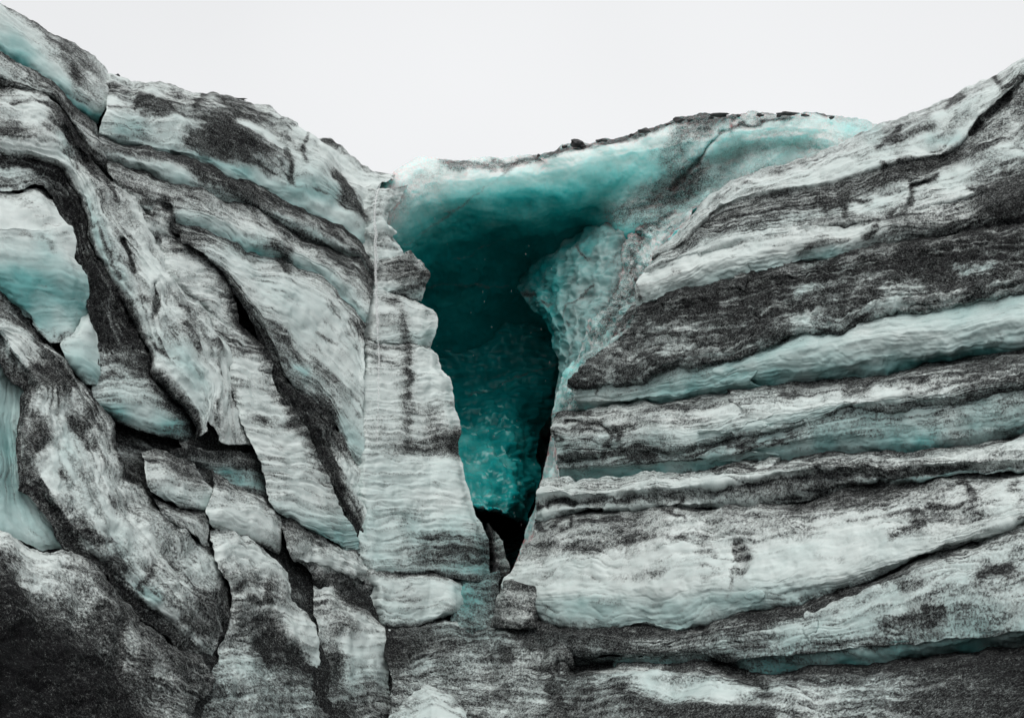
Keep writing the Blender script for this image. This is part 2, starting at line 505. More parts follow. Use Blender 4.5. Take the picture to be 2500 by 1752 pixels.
# ================================================================ ash lines, stains and cracks traced one by one
for w, s, k, v in [
    # upper right slab
    (7, .5, 'D', (1800,600, 1880,500, 1960,440, 2040,350)), (7, .5, 'D', (1370,1090, 1420,1000, 1420,950, 1500,930, 1570,900)),
    (12, .5, 'D', (680,1380, 800,1330, 900,1300, 980,1300)), (9, .4, 'D', (1270,1170, 1350,1120)), (16, .35, 'D', (1330,790, 1500,800, 1700,760)),
    (6, .5, 'D', (1180,690, 1260,620, 1330,560)), (9, .4, 'D', (1640,440, 1700,390, 1740,370)), (10, .4, 'D', (1250,640, 1400,600, 1550,560)),
    (7, .45, 'D', (1960,230, 2000,290, 2060,290, 2130,240)), (30, .3, 'D', (1900,900, 2050,880, 2200,860)), (40, .4, 'D', (1950,1050, 2100,1000)),
    (6, .5, 'D', (1780,965, 1890,960)), (6, .45, 'D', (1000,1040, 1150,1040)), (9, .5, 'D', (1100,1280, 1160,1250, 1190,1200)),
    (7, .5, 'D', (1220,800, 1240,870)), (8, .45, 'D', (850,1080, 960,1050, 980,1120)), (5, .5, 'C', (945,1340, 955,1420)), (6, .35, 'C', (1180,1220, 1220,1240)),
    # black band
    (14, .4, 'H', (1640,240, 1750,230, 1900,290)), (22, .35, 'H', (1350,110, 1480,130)), (20, .4, 'H', (1500,150, 1650,110)),
    (16, -.25, 'H', (650,300, 780,270)), (13, -.28, 'H', (1660,110, 1740,150)), (10, -.28, 'H', (1780,170, 1950,140)), (16, -.35, 'H', (620,460, 720,480)), (14, -.3, 'H', (1250,300, 1450,290)),
    (10, .4, 'G', (1280,120, 1450,100)), (8, .4, 'G', (560,590, 640,570, 700,590)), (7, .5, 'G', (990,460, 1100,470)),
    (5, .6, 'G', (985,610, 1080,545, 1210,512)), (5, .6, 'G', (1420,500, 1600,472, 1740,415)),
    # undersides and middle ledge
    (3.5, .5, 'G', (690,700, 692,650)), (4, .4, 'H', (200,1330, 400,1310, 600,1290)), (5, .5, 'H', (860,1110, 1060,1035)),
    (5, .5, 'G', (480,880, 600,890, 700,910, 760,930, 790,980, 740,1040)), (4, .6, 'G', (400,950, 430,1010, 470,1010)), (5, .6, 'G', (470,1112, 600,1097, 850,1068)),
    (16, .3, 'G', (1200,880, 1320,860, 1420,900)), (10, .4, 'G', (820,920, 840,990)), (16, .4, 'G', (880,1090, 1050,1100)), (9, .5, 'G', (1880,350, 1930,350)),
    (14, .35, 'H', (560,990, 640,960)), (18, .35, 'H', (1000,970, 1100,960)), (18, -.3, 'H', (1180,970, 1320,990)), (4, .5, 'G', (400,840, 480,820, 640,815)),
    # cracked ledge
    (4, .7, 'K', (370,220, 380,190, 470,185, 540,210)), (4, .6, 'K', (1180,250, 1220,210, 1260,170)), (4, .6, 'K', (1130,245, 1190,270, 1270,290)), (3.5, .6, 'K', (800,170, 820,200, 845,180)),
    (4, .6, 'K', (390,340, 430,310, 480,290, 530,300, 520,340, 450,365)), (5, .6, 'K', (580,320, 700,325, 850,310)), (4, .5, 'K', (300,210, 310,260, 340,230)), (5, .5, 'K', (290,300, 300,350, 350,370)),
    # big white ledge
    (16, .65, 'K', (1610,470, 1640,560, 1610,660)), (5, .35, 'K', (1600,660, 1570,740, 1555,830)), (7, .35, 'K', (870,460, 950,440, 1150,430, 1400,410)), (13, .22, 'K', (650,690, 800,690, 1100,670)),
    (8, .3, 'K', (1380,690, 1530,670)), (9, .3, 'K', (1400,610, 1460,630)), (9, .25, 'K', (670,850, 830,850)), (16, .3, 'K', (330,480, 500,490, 700,490)), (16, .3, 'K', (1380,490, 1430,500)),
    (10, .4, 'L', (1280,420, 1400,370, 1480,330)), (9, .5, 'L', (1730,50, 1800,110, 1830,180)), (26, .25, 'L', (700,380, 800,440)), (12, .3, 'L', (800,560, 940,560)), (12, .6, 'L', (2090,80, 2080,130)),
    (6, .35, 'L', (1000,310, 1300,300, 1500,250, 1800,200)), (30, .22, 'L', (1500,330, 1800,260)),
    # grey ledge, bottom slope
    (13, .5, 'L', (1360,780, 1480,750)), (18, .6, 'L', (1860,680, 1950,640, 2040,640)), (7, .6, 'L', (1500,895, 1560,905, 1620,890)), (18, .35, 'L', (1250,990, 1400,980, 1600,960)), (8, .4, 'L', (1130,1130, 1250,1130)),
    (16, .45, 'K', (1480,1230, 1600,1290, 1700,1380, 1790,1440)), (13, .7, 'K', (540,1300, 650,1270, 780,1255)), (40, -.3, 'K', (950,1400, 1200,1460, 1500,1480)), (22, .4, 'K', (840,1410, 1000,1490, 1250,1560, 1500,1575, 1800,1580)),
    (4, .6, 'K', (415,1290, 430,1250, 470,1240, 510,1260, 520,1300, 500,1340, 450,1340, 420,1300)), (14, .5, 'K', (520,1180, 600,1190)), (10, .5, 'K', (90,1190, 130,1220)), (16, .35, 'K', (400,1400, 430,1500, 450,1600)),
    (30, -.25, 'K', (760,1300, 1100,1280)), (60, .25, 'L', (1500,1400, 2100,1330)), (26, .4, 'K', (250,1030, 500,1050, 800,1080)),
    # cave roof and walls
    (2.6, .42, 'M', (310,890, 480,780, 700,640, 850,500, 1050,350, 1180,250)), (8, .25, 'M', (480,780, 700,640, 850,500)), (3, .35, 'M', (740,1010, 900,950, 1080,870, 1200,810)), (8, .45, 'M', (1190,230, 1250,170)),
    (4, .6, 'C', (1180,700, 1240,640, 1310,560, 1400,460, 1470,380, 1520,330)), (6, .5, 'C', (970,770, 1050,700, 1110,660)), (4, .55, 'C', (1140,590, 1180,510, 1250,450)), (3.2, .7, 'C', (560,1060, 580,1110, 640,1160)),
    (6, .5, 'C', (1440,410, 1500,345, 1600,310, 1700,272, 1800,252, 1950,240)), (40, .25, 'C', (1150,500, 1250,600)), (30, .3, 'C', (1250,330, 1400,300)), (16, .4, 'C', (1430,250, 1560,240)),
    (26, .3, 'C', (1000,700, 1150,780, 1250,760)), (5, .5, 'C', (200,1385, 270,1380)), (5, .5, 'C', (320,1420, 380,1440)), (3, .5, 'C', (450,1540, 500,1450, 580,1400, 660,1300)), (3, .4, 'G', (480,200, 490,260)),
    (3, .5, 'F', (1470,700, 1650,640, 1850,560, 2040,500)), (5, .4, 'M', (350,1250, 700,1240, 1200,1250)),
    # left skyline wall
    (55, .3, 'A', (1430,760, 1450,880, 1520,970)), (8, .4, 'A', (1600,1050, 1700,1080, 1780,1130)), (7, .5, 'A', (1890,980, 1900,1100, 1905,1200)), (5, .5, 'A', (2010,870, 1990,960, 2010,1050)),
    (14, .4, 'B', (610,590, 650,680, 660,760)), (10, .4, 'B', (640,700, 730,820, 800,900)), (5, .4, 'B', (300,560, 300,660)), (16, -.45, 'A', (1570,810, 1750,880, 1900,960)), (14, .35, 'A', (940,660, 1080,690)),
    (5, .4, 'A', (700,720, 830,710, 900,660, 980,620)), (10, .35, 'A', (1280,700, 1340,620)), (5, .5, 'B', (510,360, 600,420)), (30, .2, 'A', (1250,950, 1400,960)),
    (15, .8, 'A', (1080,1360, 1100,1368)), (6, .5, 'A', (930,1320, 1040,1310)), (7, .5, 'A', (950,1400, 1000,1410)), (8, .6, 'A', (1130,1440, 1160,1500)),
    # white slab and striped slab
    (9, .5, 'E', (1780,240, 1830,280, 1900,300)), (5, .5, 'F', (485,295, 520,320, 600,370)), (12, .4, 'E', (1850,340, 1900,420)), (5, .3, 'F', (530,90, 560,150, 620,200)), (8, .35, 'F', (700,220, 770,330)),
    (14, .35, 'F', (450,500, 560,600)), (12, .4, 'F', (560,740, 590,850)), (10, -.4, 'F', (330,540, 370,560)), (10, .25, 'F', (60,850, 130,880)), (10, .25, 'F', (240,940, 320,930)), (5, .3, 'F', (80,1110, 300,1160, 430,1230)),
    # pale fold
    (8, .5, 'E', (800,230, 840,350, 880,450)), (7, .5, 'E', (1010,520, 1030,650, 1010,720)), (10, .4, 'E', (900,600, 1000,650)), (10, .4, 'E', (1210,780, 1270,880, 1290,940)), (5, .4, 'E', (990,880, 1060,960, 1160,1010)),
    (6, .4, 'E', (1190,640, 1250,690)), (6, .5, 'A', (430,980, 480,1010, 520,1100)), (9, .5, 'A', (0,860, 80,870)), (20, .6, 'A', (330,820, 350,760, 380,720)), (16, .6, 'A', (430,850, 480,960, 560,1040)),
    (5, .5, 'A', (680,1050, 700,1200, 760,1330)), (6, .4, 'A', (80,690, 200,660, 330,690)), (8, .5, 'E', (1400,900, 1430,980, 1460,1080)), (14, .5, 'E', (1520,1240, 1530,1310)), (7, .5, 'E', (640,130, 700,300, 780,480)),
    (14, .35, 'E', (780,560, 850,650)), (16, .45, 'E', (1020,1130, 1120,1240, 1240,1350)),
    # bulb specks, lower left
    (6, .3, 'E', (150,180, 210,210)), (8, .25, 'E', (280,190, 350,240, 360,300)), (7, .3, 'E', (20,250, 60,330)), (10, .3, 'A', (0,1230, 100,1245)), (22, .5, 'E', (230,1090, 300,1130)), (16, .6, 'E', (240,1400, 300,1500, 230,1580)),
    (12, .6, 'E', (480,1380, 560,1500, 620,1580)), (7, .5, 'E', (250,880, 400,1050, 470,1180)), (9, .6, 'I', (220,120, 300,260, 340,370)), (10, .5, 'I', (420,480, 560,560, 720,600)), (8, .5, 'I', (400,120, 440,180)),
    (9, .45, 'I', (930,900, 1000,800, 990,760)), (12, .4, 'I', (760,700, 800,760)), (10, .5, 'I', (1310,980, 1450,930)), (14, .5, 'I', (1350,1020, 1480,1080)), (14, .4, 'I', (1200,1120, 1340,1180)), (10, .5, 'I', (1640,960, 1770,980)),
    (8, .5, 'I', (1760,960, 1770,880)), (14, .5, 'I', (880,1080, 960,1180, 1100,1300, 1250,1400)), (18, .4, 'I', (650,1050, 640,1200, 560,1240)), (24, .3, 'I', (770,1150, 780,1400)), (24, .3, 'I', (930,1280, 930,1500)),
    (30, -.25, 'I', (850,1150, 860,1300, 820,1450)), (26, -.2, 'I', (700,1220, 660,1350))]:
    dirt(w, s, c(k, *v))
for w, s, k, v in [(20, .2, 'H', (650,300, 780,270)), (16, .22, 'H', (1660,110, 1740,150)), (14, .22, 'H', (1780,170, 1950,140)), (26, .35, 'A', (780,850, 900,850)), (26, .4, 'B', (330,690, 560,730)), (20, .35, 'D', (1550,650, 1700,640)),
                   (20, .4, 'D', (720,1420, 900,1380)), (16, .4, 'F', (330,540, 380,560)), (30, .3, 'A', (300,1560, 320,1640)), (22, .4, 'A', (430,880, 470,980)), (30, .35, 'E', (1540,250, 1700,290)), (24, .35, 'D', (1000,540, 1150,580)),
                   (20, .5, 'I', (930,900, 1000,960)), (22, .35, 'J', (1400,760, 1470,900))]:
    tintst(w, s, c(k, *v))
# pale flakes and light glints on the lower back wall, painted as paler tint
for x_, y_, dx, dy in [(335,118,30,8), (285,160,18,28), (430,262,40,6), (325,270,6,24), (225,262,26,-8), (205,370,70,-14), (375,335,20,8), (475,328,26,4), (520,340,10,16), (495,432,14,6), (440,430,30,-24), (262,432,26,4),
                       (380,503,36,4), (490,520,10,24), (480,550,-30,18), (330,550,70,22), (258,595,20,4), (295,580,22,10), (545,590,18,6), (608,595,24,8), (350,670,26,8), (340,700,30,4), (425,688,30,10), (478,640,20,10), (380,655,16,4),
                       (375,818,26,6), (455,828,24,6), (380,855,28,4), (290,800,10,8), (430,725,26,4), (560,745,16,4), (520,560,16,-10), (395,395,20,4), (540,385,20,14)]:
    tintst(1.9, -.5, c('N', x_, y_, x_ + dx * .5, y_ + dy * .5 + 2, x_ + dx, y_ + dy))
for w, s, k, v in [(6, .15, 'D', (1800,600, 1880,500, 1960,440, 2040,350)), (6, .15, 'D', (1370,1090, 1420,1000, 1420,950, 1500,930)), (12, .2, 'A', (1080,1360, 1100,1368)), (6, .2, 'K', (370,220, 380,190, 470,185, 540,210)),
                   (14, .3, 'K', (540,1300, 650,1270, 780,1255)), (14, .2, 'K', (1480,1230, 1600,1290, 1700,1380, 1790,1440)), (5, .12, 'C', (1180,700, 1240,640, 1310,560, 1400,460, 1470,380, 1520,330)), (14, .12, 'K', (1610,470, 1640,560, 1610,660)),
                   (6, .12, 'E', (1010,520, 1030,650, 1010,720)), (7, .14, 'E', (800,230, 840,350, 880,450)), (8, .2, 'A', (430,850, 480,960, 560,1040)), (6, .12, 'A', (1890,980, 1900,1100, 1905,1200)), (6, .12, 'G', (480,880, 600,890, 700,910, 760,930)),
                   (6, .15, 'K', (415,1290, 430,1250, 470,1240, 510,1260, 520,1300)), (9, .12, 'E', (250,880, 400,1050, 470,1180)), (14, .15, 'I', (760,1150, 770,1400)), (14, .12, 'I', (640,1050, 640,1200))]:
    groove(w, s, c(k, *v))

dirt(8, .5, c('M', 640,180, 750,185, 860,165, 950,160, 1100,160, 1220,165, 1300,140, 1420,130, 1560,105, 1640,80, 1720,45))
dirt(6, .5, c('C', 520,430, 640,425, 720,395, 800,400, 880,365, 940,350, 1010,325, 1070,320, 1180,275, 1260,262, 1340,255, 1430,235, 1600,225))
dirt(6, .45, c('M', 700,215, 860,215, 1000,190, 1120,215))
dirt(5, .5, c('D', 540,478, 640,482, 760,492, 860,505))

dirt(34, .4, c('C', 950,820, 1080,760, 1200,700, 1330,600))
dirt(30, .3, c('C', 1120,480, 1200,420, 1320,360))
dirt(34, .5, c('C', 800,880, 940,870, 1060,900))
tintst(40, -.3, c('C', 860,860, 960,860, 1100,840))
dirt(15, .36, c('F', 970,80, 1020,160, 1040,250, 1040,350, 1055,440, 1062,560, 1058,700, 1050,820, 1048,940, 1060,1040))
dirt(5, .15, c('F', 1062,390, 1066,560, 1062,720))

# ================================================================ right-hand wall: stacked ledges
r1a = j(c('C', 1075,1120, 1130,1060, 1210,970, 1290,880, 1380,800, 1440,745, 1530,670),
        c('D', 250,905, 400,868, 580,808, 750,745, 870,700, 1000,645, 1195,553, 1300,510, 1450,462, 1580,408, 1730,345, 1850,270, 1980,215, 2060,165, 2145,115, 2420,-30))
r1b = j(c('C', 1065,1150, 1200,1040, 1330,940, 1430,850), c('D', 300,960, 640,870, 900,790, 1200,690, 1500,560, 1750,430, 1950,320, 2145,175, 2420,30))
r1c = j(c('C', 1050,1170, 1250,1080), c('D', 150,1090, 300,1035, 640,985, 900,940, 1150,860, 1350,800, 1600,770, 1720,700, 1820,580, 1950,450, 2040,350, 2145,250, 2420,110))
r1d = j(c('C', 1040,1190), c('D', 0,1215, 500,1110, 840,1050, 1240,900, 1500,860, 1800,720, 2000,600, 2145,520, 2420,390))
r1e = j(c('C', 1030,1205, 1300,1120), c('D', 0,1300, 500,1180, 900,1110, 1200,1010, 1420,950, 1700,880, 1900,820, 2145,720, 2420,590))
r1f = j(c('C', 1000,1260, 1100,1190, 1400,1090), c('D', 0,1390, 300,1290, 600,1240, 850,1200, 1050,1180, 1280,1160, 1500,1080, 1800,990, 2145,900, 2420,820))
r1g = j(c('C', 950,1340, 1050,1300, 1300,1230), c('D', 0,1470, 300,1400, 600,1340, 800,1300, 1000,1270, 1300,1200, 1600,1180, 1900,1080, 2145,1010, 2420,940))
r1h = j(c('C', 955,1470, 1100,1420, 1200,1370, 1500,1300, 1700,1255), c('D', 250,1540, 600,1470, 700,1440, 850,1430, 1000,1390, 1150,1350, 1300,1320, 1600,1290, 1900,1230, 2145,1190, 2420,1150))
t1 = thing('ice_slab', 'large upper right ice slab rising to the skyline, white band along its lower edge', 'ice slab', (2000, 600))
patch('slope_face', [
    (r1a, [1.1, 1.1, 1.0, 0.9, 0.9], .45, .1),
    (sh(r1a, 3, 16), .3, [.3, .4, .35, .4, .5, .35, .2], .1),
    (r1b, 0, [.35, .4, .35, .25, .25, .3, .35, .2], .15),
    (sh(r1c, 0, -12), -.05, [.4, .4, .35, .25, .3, .3, .4, .35], .12),
    (r1c, .1, [.6, .7, .7, .7, .75, .7, .6, .65], .1),
    (r1d, .1, [.5, .65, .7, .75, .8, .7, .6, .55], .1),
    (r1e, 0, [.5, .6, .55, .45, .3, .3, .3, .45], .2),
    (r1f, -.1, [.3, .3, .3, .4, .65, .4, .35, .45, .7], .1),
    (sh(r1f, 0, 14), .05, [.3, .3, .3, .4, .65, .5, .5, .6, .8], .1)], ICE, t1, ends=(.5, 0), thick=4.0, seed=1)
patch('white_band', [
    (sh(r1f, 0, -5), -.04, [.25, .25, .3, .4, .6, .4, .4, .5, .7], .1),
    (r1g, -.12, [.08, .06, .05, .08, .2, .55, .6, .8, .9], .06),
    (r1h, .25, [.12, .1, .1, .12, .3, .6, .85, .95, .95], .35),
    (sh(r1h, 0, 22), .8, .85, .3)], ICE, t1, ends=(.5, 0), thick=3.0, seed=12)

r2f = j(c('G', 505,640, 560,672, 690,640, 900,625, 980,610, 1080,545, 1210,510, 1300,530, 1420,500, 1600,470, 1750,410, 1900,350),
        c('H', 540,600, 620,580, 750,570, 950,560, 1080,490, 1250,430, 1500,420, 1700,380, 1900,340, 2145,290, 2420,250))
t2 = thing('ice_ledge', 'broad black ash covered ledge with a smooth blue-green underside below the white band', 'ice ledge', (1900, 800))
patch('ash_band', [
    (sh(r1h, -3, -8), .4, .95, .1),
    (sh(r1h, -6, 16), -.1, .85, .1),
    (j(c('G', 930,190, 1200,150, 1500,110, 1800,70), c('H', 600,210, 900,180, 1200,130, 1600,70, 2145,20, 2420,-20)), -.08, [.8, .9, .92, .88, .88, .92, .92], .2),
    (j(c('G', 850,300, 1200,270, 1500,220, 1800,160), c('H', 300,385, 700,345, 1000,320, 1200,265, 1500,225, 1700,190, 2145,150, 2420,120)), -.2, [.78, .8, .85, .8, .78, .75, .88], .2),
    (j(c('G', 690,420, 900,400, 1200,380, 1500,350, 1750,300), c('H', 540,470, 800,440, 1100,380, 1500,320, 1800,240, 2145,200, 2420,180)), -.2, [.7, .75, .82, .72, .7, .72, .85], .2),
    (j(c('G', 560,560, 700,540, 900,520), sh(r2f[7:], 0, -25)), -.3, [.7, .65, .7, .65, .6, .7, .8], .3),
    (r2f, -.15, [.9, .6, .75, .7, .6, .65, .7], .4),
    (sh(r2f, 3, 12), .15, .5, .5)], ICE, t2, ends=(.4, 0), seed=2, mid=(.24, .06), ridged=.6, dvar=.25, thick=2.0)
r3d = j(c('G', 570,790, 700,800, 870,775, 1010,745, 1100,770, 1230,770, 1400,725, 1580,690, 1800,665),
        c('H', 150,965, 320,940, 560,930, 750,905, 950,870, 1250,860, 1330,810, 1500,760, 1800,735, 2145,690, 2420,650))
patch('underside', [
    (sh(r2f, 10, -8), .0, [.75, .5, .4, .3, .3, .3], .5),
    (j(c('G', 548,720, 700,690, 900,680, 1100,640, 1300,610, 1500,570, 1800,490), c('H', 100,830, 400,760, 700,690, 950,640, 1300,580, 1700,540, 2145,480, 2420,450)), [.1, .05, 0, -.12, -.12, -.1], [.35, .3, .12, .08, .05, .06, .08], [.35, .6, .6, .35, .2, .25, .3]),
    (j(c('G', 555,755, 800,750, 1000,720, 1200,720, 1400,670, 1700,620), c('H', 150,900, 400,860, 700,810, 1000,780, 1300,720, 1700,680, 2145,610, 2420,570)), .22, [.3, .15, .08, .06, .06, .06], [.3, .8, .8, .6, .45, .5]),
    (r3d, .75, .12, .85),
    (sh(r3d, 0, 14), 1.1, .9, .5)], ICE, t2, ends=(.2, 0), seed=3, flute=.005, mid=(.3, .02), strata=(1.4, .1, .02), fine=.004, svar=.1, dvar=.12)

r4e = j(c('G', 432,1120, 520,1100, 700,1085, 850,1070, 1000,1060, 1280,1050, 1600,970, 1800,940, 2050,890),
        c('H', 240,1250, 480,1200, 700,1165, 860,1110, 1060,1040, 1250,1075, 1500,1035, 1800,1000, 2145,930, 2420,890))
t4 = thing('ice_ledge', 'pale middle ledge with a squared grey end at the cave and a speckled white face', 'ice ledge', (1900, 1000))
patch('ledge_face', [
    (j(c('G', 402,850, 440,822, 560,815, 640,802), sh(r3d[1:], 0, -6)), [.35, .6, .75, .75, .75], [.5, .6, .85, .85, .85], .2),
    (j(c('G', 392,880, 480,850, 700,840, 870,815, 1010,790, 1130,800, 1400,770, 1600,730, 1900,705), c('H', 200,1010, 450,985, 700,960, 950,930, 1250,920, 1400,880, 1700,830, 2145,790, 2420,760)), -.05, [.5, .6, .5, .5, .7, .45, .55, .7, .75, .8], .1),
    (j(c('G', 385,930, 500,940, 750,910, 1000,890, 1300,870, 1600,830, 1900,790), c('H', 300,1080, 600,1050, 900,1010, 1200,990, 1500,960, 1800,900, 2145,850, 2420,820)), -.22, [.4, .6, .3, .12, .3, .1, .1, .25, .45, .65, .7], .08),
    (j(c('G', 410,1010, 600,1030, 850,1000, 1200,990, 1500,940, 1800,890), c('H', 0,1230, 300,1180, 600,1130, 850,1080, 1100,1020, 1400,1020, 1800,960, 2145,900, 2420,860)), -.15, [.4, .5, .25, .08, .08, .1, .15, .6, .75, .8], .35),
    (r4e, .0, [.55, .6, .5, .55, .5, .5, .65, .8, .8], .4),
    (sh(r4e, 0, 10), .15, .8, .4)], ICE, t4, ends=(.5, 0), seed=4)
r5c = j(c('G', 455,1250, 600,1280, 700,1265, 950,1235, 1350,1230, 1600,1190, 1900,1140),
        c('H', 0,1490, 250,1440, 520,1410, 750,1385, 870,1370, 1100,1370, 1500,1340, 1800,1300, 2145,1230, 2420,1190))
patch('underside', [
    (sh(r4e, 0, -6), .08, [.6, .6, .75, .5, .5, .6, .6], .4),
    (j(c('G', 436,1180, 700,1170, 1000,1140, 1300,1130, 1700,1070), c('H', 0,1390, 400,1320, 800,1240, 1200,1180, 1600,1130, 2145,1060, 2420,1020)), .2, [.6, .65, .8, .3, .3, .35, .45, .35, .4], [.4, .5, .5, .6, .5, .45]),
    (sh(r5c, 0, -22), .5, [.4, .3, .3, .25, .25, .3, .3], .75),
    (r5c, .8, .3, .85),
    (sh(r5c, 0, 12), 1.1, .95, .5)], ICE, t4, ends=(.3, 0), seed=5, flute=.005, mid=(.3, .02), fine=.004)

cr1 = j(c('K', 298,200, 400,190, 470,185, 540,210, 650,190, 800,185, 1000,165, 1280,155, 1500,128, 1700,95, 1850,60), c('L', 700,40, 820,30, 1100,15, 1260,40, 1600,0, 1850,-10, 2145,-30, 2420,-60))
cr2 = j(c('K', 280,330, 440,300, 520,265, 620,255, 800,255, 950,237, 1200,236, 1400,236, 1600,230, 1800,210, 2000,195), c('L', 860,165, 950,100, 1100,60, 1260,75, 1400,65, 1600,25, 1850,12, 2145,0, 2420,-20))
t = patch('ice_ledge', [
    (j(c('G', 338,1275, 400,1258, 450,1258, 500,1253, 560,1278), sh(r5c[2:], 0, -6)), [.2, .5, .75, .75, .75], [.4, .6, .9, .9], .2),
    (j(c('G', 318,1310, 500,1300, 700,1290, 1000,1280, 1300,1275, 1600,1250, 1900,1200), c('H', 200,1490, 500,1450, 800,1425, 1100,1410, 1500,1390, 1800,1350, 2145,1280, 2420,1240)), -.1, [.25, .5, .2, .12, .25, .65, .55, .55, .35, .25, .3], .05),
    (sh(cr1, -2, -22), -.2, [.2, .3, .25, .15, .3, .6, .75, .6, .5, .4], .1),
    (cr1, .05, [.6, .75, .8, .85, .85, .85, .8, .7, .8], .2),
    (sh((cr1 + resample(cr2, len(cr1))) / 2, 0, 4), .1, [.25, .3, .35, .4, .6, .75, .5, .3, .3, .4], [.15, .15, .2, .2, .3, .6, .5, .3]),
    (cr2, .35, [.4, .6, .5, .6, .7, .85, .85, .7, .7, .8], .3)], ICE, ends=(.5, 0), seed=6, thick=2.0, mid=(.24, .045))
tag(t, 'thin cracked grey ledge between the middle ledge and the big white ledge', 'ice ledge')

r7g = j(c('K', 120,920, 300,945, 450,1000, 550,1015, 850,1012, 950,1002, 1210,1040, 1350,1000, 1500,950, 1700,900, 2020,870), c('L', 680,868, 850,795, 1050,740, 1200,690, 1330,630, 1420,580, 1560,520, 1740,470, 1850,430, 2000,370, 2145,310, 2420,230))
t = patch('ice_ledge', [
    (sh(cr2, 0, -6), .4, .85, .1),
    (j(c('K', 270,400, 500,330, 800,310, 1100,300, 1400,290, 1700,270, 2000,260), c('L', 900,220, 1200,180, 1500,150, 1800,80, 2145,50, 2420,30)), -.05, [.5, .45, .55, .4, .5, .6, .65, .7, .6, .45, .3, .3], .05),
    (j(c('K', 198,520, 400,500, 700,470, 950,430, 1200,400, 1600,370, 2000,330), c('L', 700,340, 1100,290, 1500,240, 1900,180, 2145,140, 2420,110)), -.22, [.45, .5, .5, .25, .5, .35, .2, .3, .35, .2, .25], .05),
    (j(c('K', 130,640, 400,620, 700,600, 1100,580, 1500,560, 1900,500), c('L', 700,480, 1100,420, 1400,390, 1800,320, 2145,240, 2420,190)), -.32, [.2, .12, .15, .06, .1, .05, .12, .3, .25, .35], .1),
    (j(c('K', 60,760, 330,780, 600,770, 1000,760, 1400,740, 1900,680), c('L', 700,650, 1100,580, 1400,500, 1700,430, 2000,340, 2145,290, 2420,215)), -.28, [.15, .1, .05, .05, .04, .04, .1, .2, .25], .12),
    (j(c('K', 80,860, 320,860, 700,880, 1000,880, 1400,850, 1800,800), c('L', 300,810, 700,750, 1000,690, 1300,600, 1500,530, 1800,430, 2145,300, 2420,222)), -.15, [.2, .05, .05, .12, .12, .1, .12, .2, .25], [.3, .45, .45, .3, .15, .15, .2]),
    (r7g, .12, [.3, .25, .15, .25, .4, .55, .6, .6, .5, .5], .45),
    (sh(r7g, 0, 10), .5, .9, .2)], ICE, ends=(.5, 0), seed=7, thick=2.2, svar=.22)
tag(t, 'largest pale ice ledge, smooth and clean white, right of the cave foot', 'ice ledge')

r8e = j(c('K', 250,1190, 600,1210, 1000,1210, 1400,1190, 1580,1245), c('L', 300,1220, 420,1210, 600,1195, 800,1180, 1100,1135, 1450,1110, 1700,1080, 2145,1040, 2420,1010))
r8f = j(c('K', 250,1250, 600,1265, 1000,1260, 1400,1250, 1600,1285), c('L', 320,1300, 420,1312, 650,1302, 870,1277, 1250,1252, 1600,1190, 2145,1130, 2420,1095))
t8 = thing('ice_ledge', 'mottled grey ledge with a dark green underside below the big white ledge', 'ice ledge', (1900, 1500))
patch('ledge_face', [
    (sh(r7g, 0, -6), .35, .9, .1),
    (sh(r7g, 0, 24), -.12, [.7, .8, .75, .7, .85, .85, .75, .6, .5, .4], .1),
    (j(c('K', 250,1050, 700,1090, 1100,1110, 1400,1060, 1800,980, 2145,930), c('L', 700,930, 1000,830, 1300,740, 1600,640, 1900,560, 2145,500, 2420,440)), -.25, [.7, .65, .45, .7, .75, .5, .35, .35, .3, .35, .4], .2),
    (j(c('K', 250,1130, 700,1170, 1100,1180, 1400,1140, 1800,1050, 2145,1000), c('L', 700,1030, 1100,960, 1400,880, 1700,800, 2145,700, 2420,650)), -.25, [.75, .7, .65, .55, .3, .15, .2, .35, .4, .35], .3),
    (r8e, -.12, [.7, .7, .6, .6, .5, .4, .4, .35], .5)], ICE, t8, ends=(.2, 0), seed=8, thick=2.0)
patch('underside', [
    (sh(r8e, 0, -5), -.08, [.7, .7, .6, .5, .4, .35, .4], .6),
    (sh((r8e + r8f[:len(r8e)]) / 2 if len(r8e) == len(r8f) else resample(r8e, 14) * .5 + resample(r8f, 14) * .5, 0, 0), .15, [.6, .5, .4, .3, .15, .15, .15], .8),
    (r8f, [.25, .25, .3, .45, .6, .6], [.5, .4, .3, .2, .15, .15], .9),
    (sh(r8f, 0, 12), [.4, .4, .5, .8, .9], .95, .6)], ICE, t8, ends=(.2, 0), seed=9, flute=.005, mid=(.3, .02), fine=.004, svar=.1, dvar=.15)

t = patch('ice_slope', [
    (sh(r8f, 0, -6), [.2, .2, .25, .4, .5, .5], .95, .1),
    (sh(r8f, 0, 16), -.05, [.75, .7, .7, .75, .85, .9, .9], .1),
    (j(c('K', 200,1330, 500,1350, 800,1320, 1200,1310, 1600,1350), c('L', 400,1380, 800,1350, 1200,1330, 1700,1280, 2145,1230, 2420,1200)), -.35, [.6, .65, .5, .45, .6, .7, .65, .85, .95, .95], .25),
    (j(c('K', 200,1450, 500,1450, 860,1420, 1200,1440, 1600,1420, 2000,1420), c('L', 800,1480, 1400,1420, 2145,1370, 2420,1340)), -.6, [.5, .6, .5, .25, .35, .55, .5, .85, .95], .25),
    (j(c('K', 200,1600, 500,1600, 1000,1560, 1500,1570, 2000,1590), c('L', 800,1600, 1400,1590, 2145,1540, 2420,1510)), -.9, [.55, .7, .8, .75, .5, .5, .65, .85, .9], .2),
    (j(c('K', 200,1950, 2000,1960), c('L', 2420,1900)), -1.5, .8, .1)], ICE, ends=(.2, 0), seed=10, thick=3.0)
tag(t, 'dark sooty ice slope along the bottom right edge', 'ice slope')

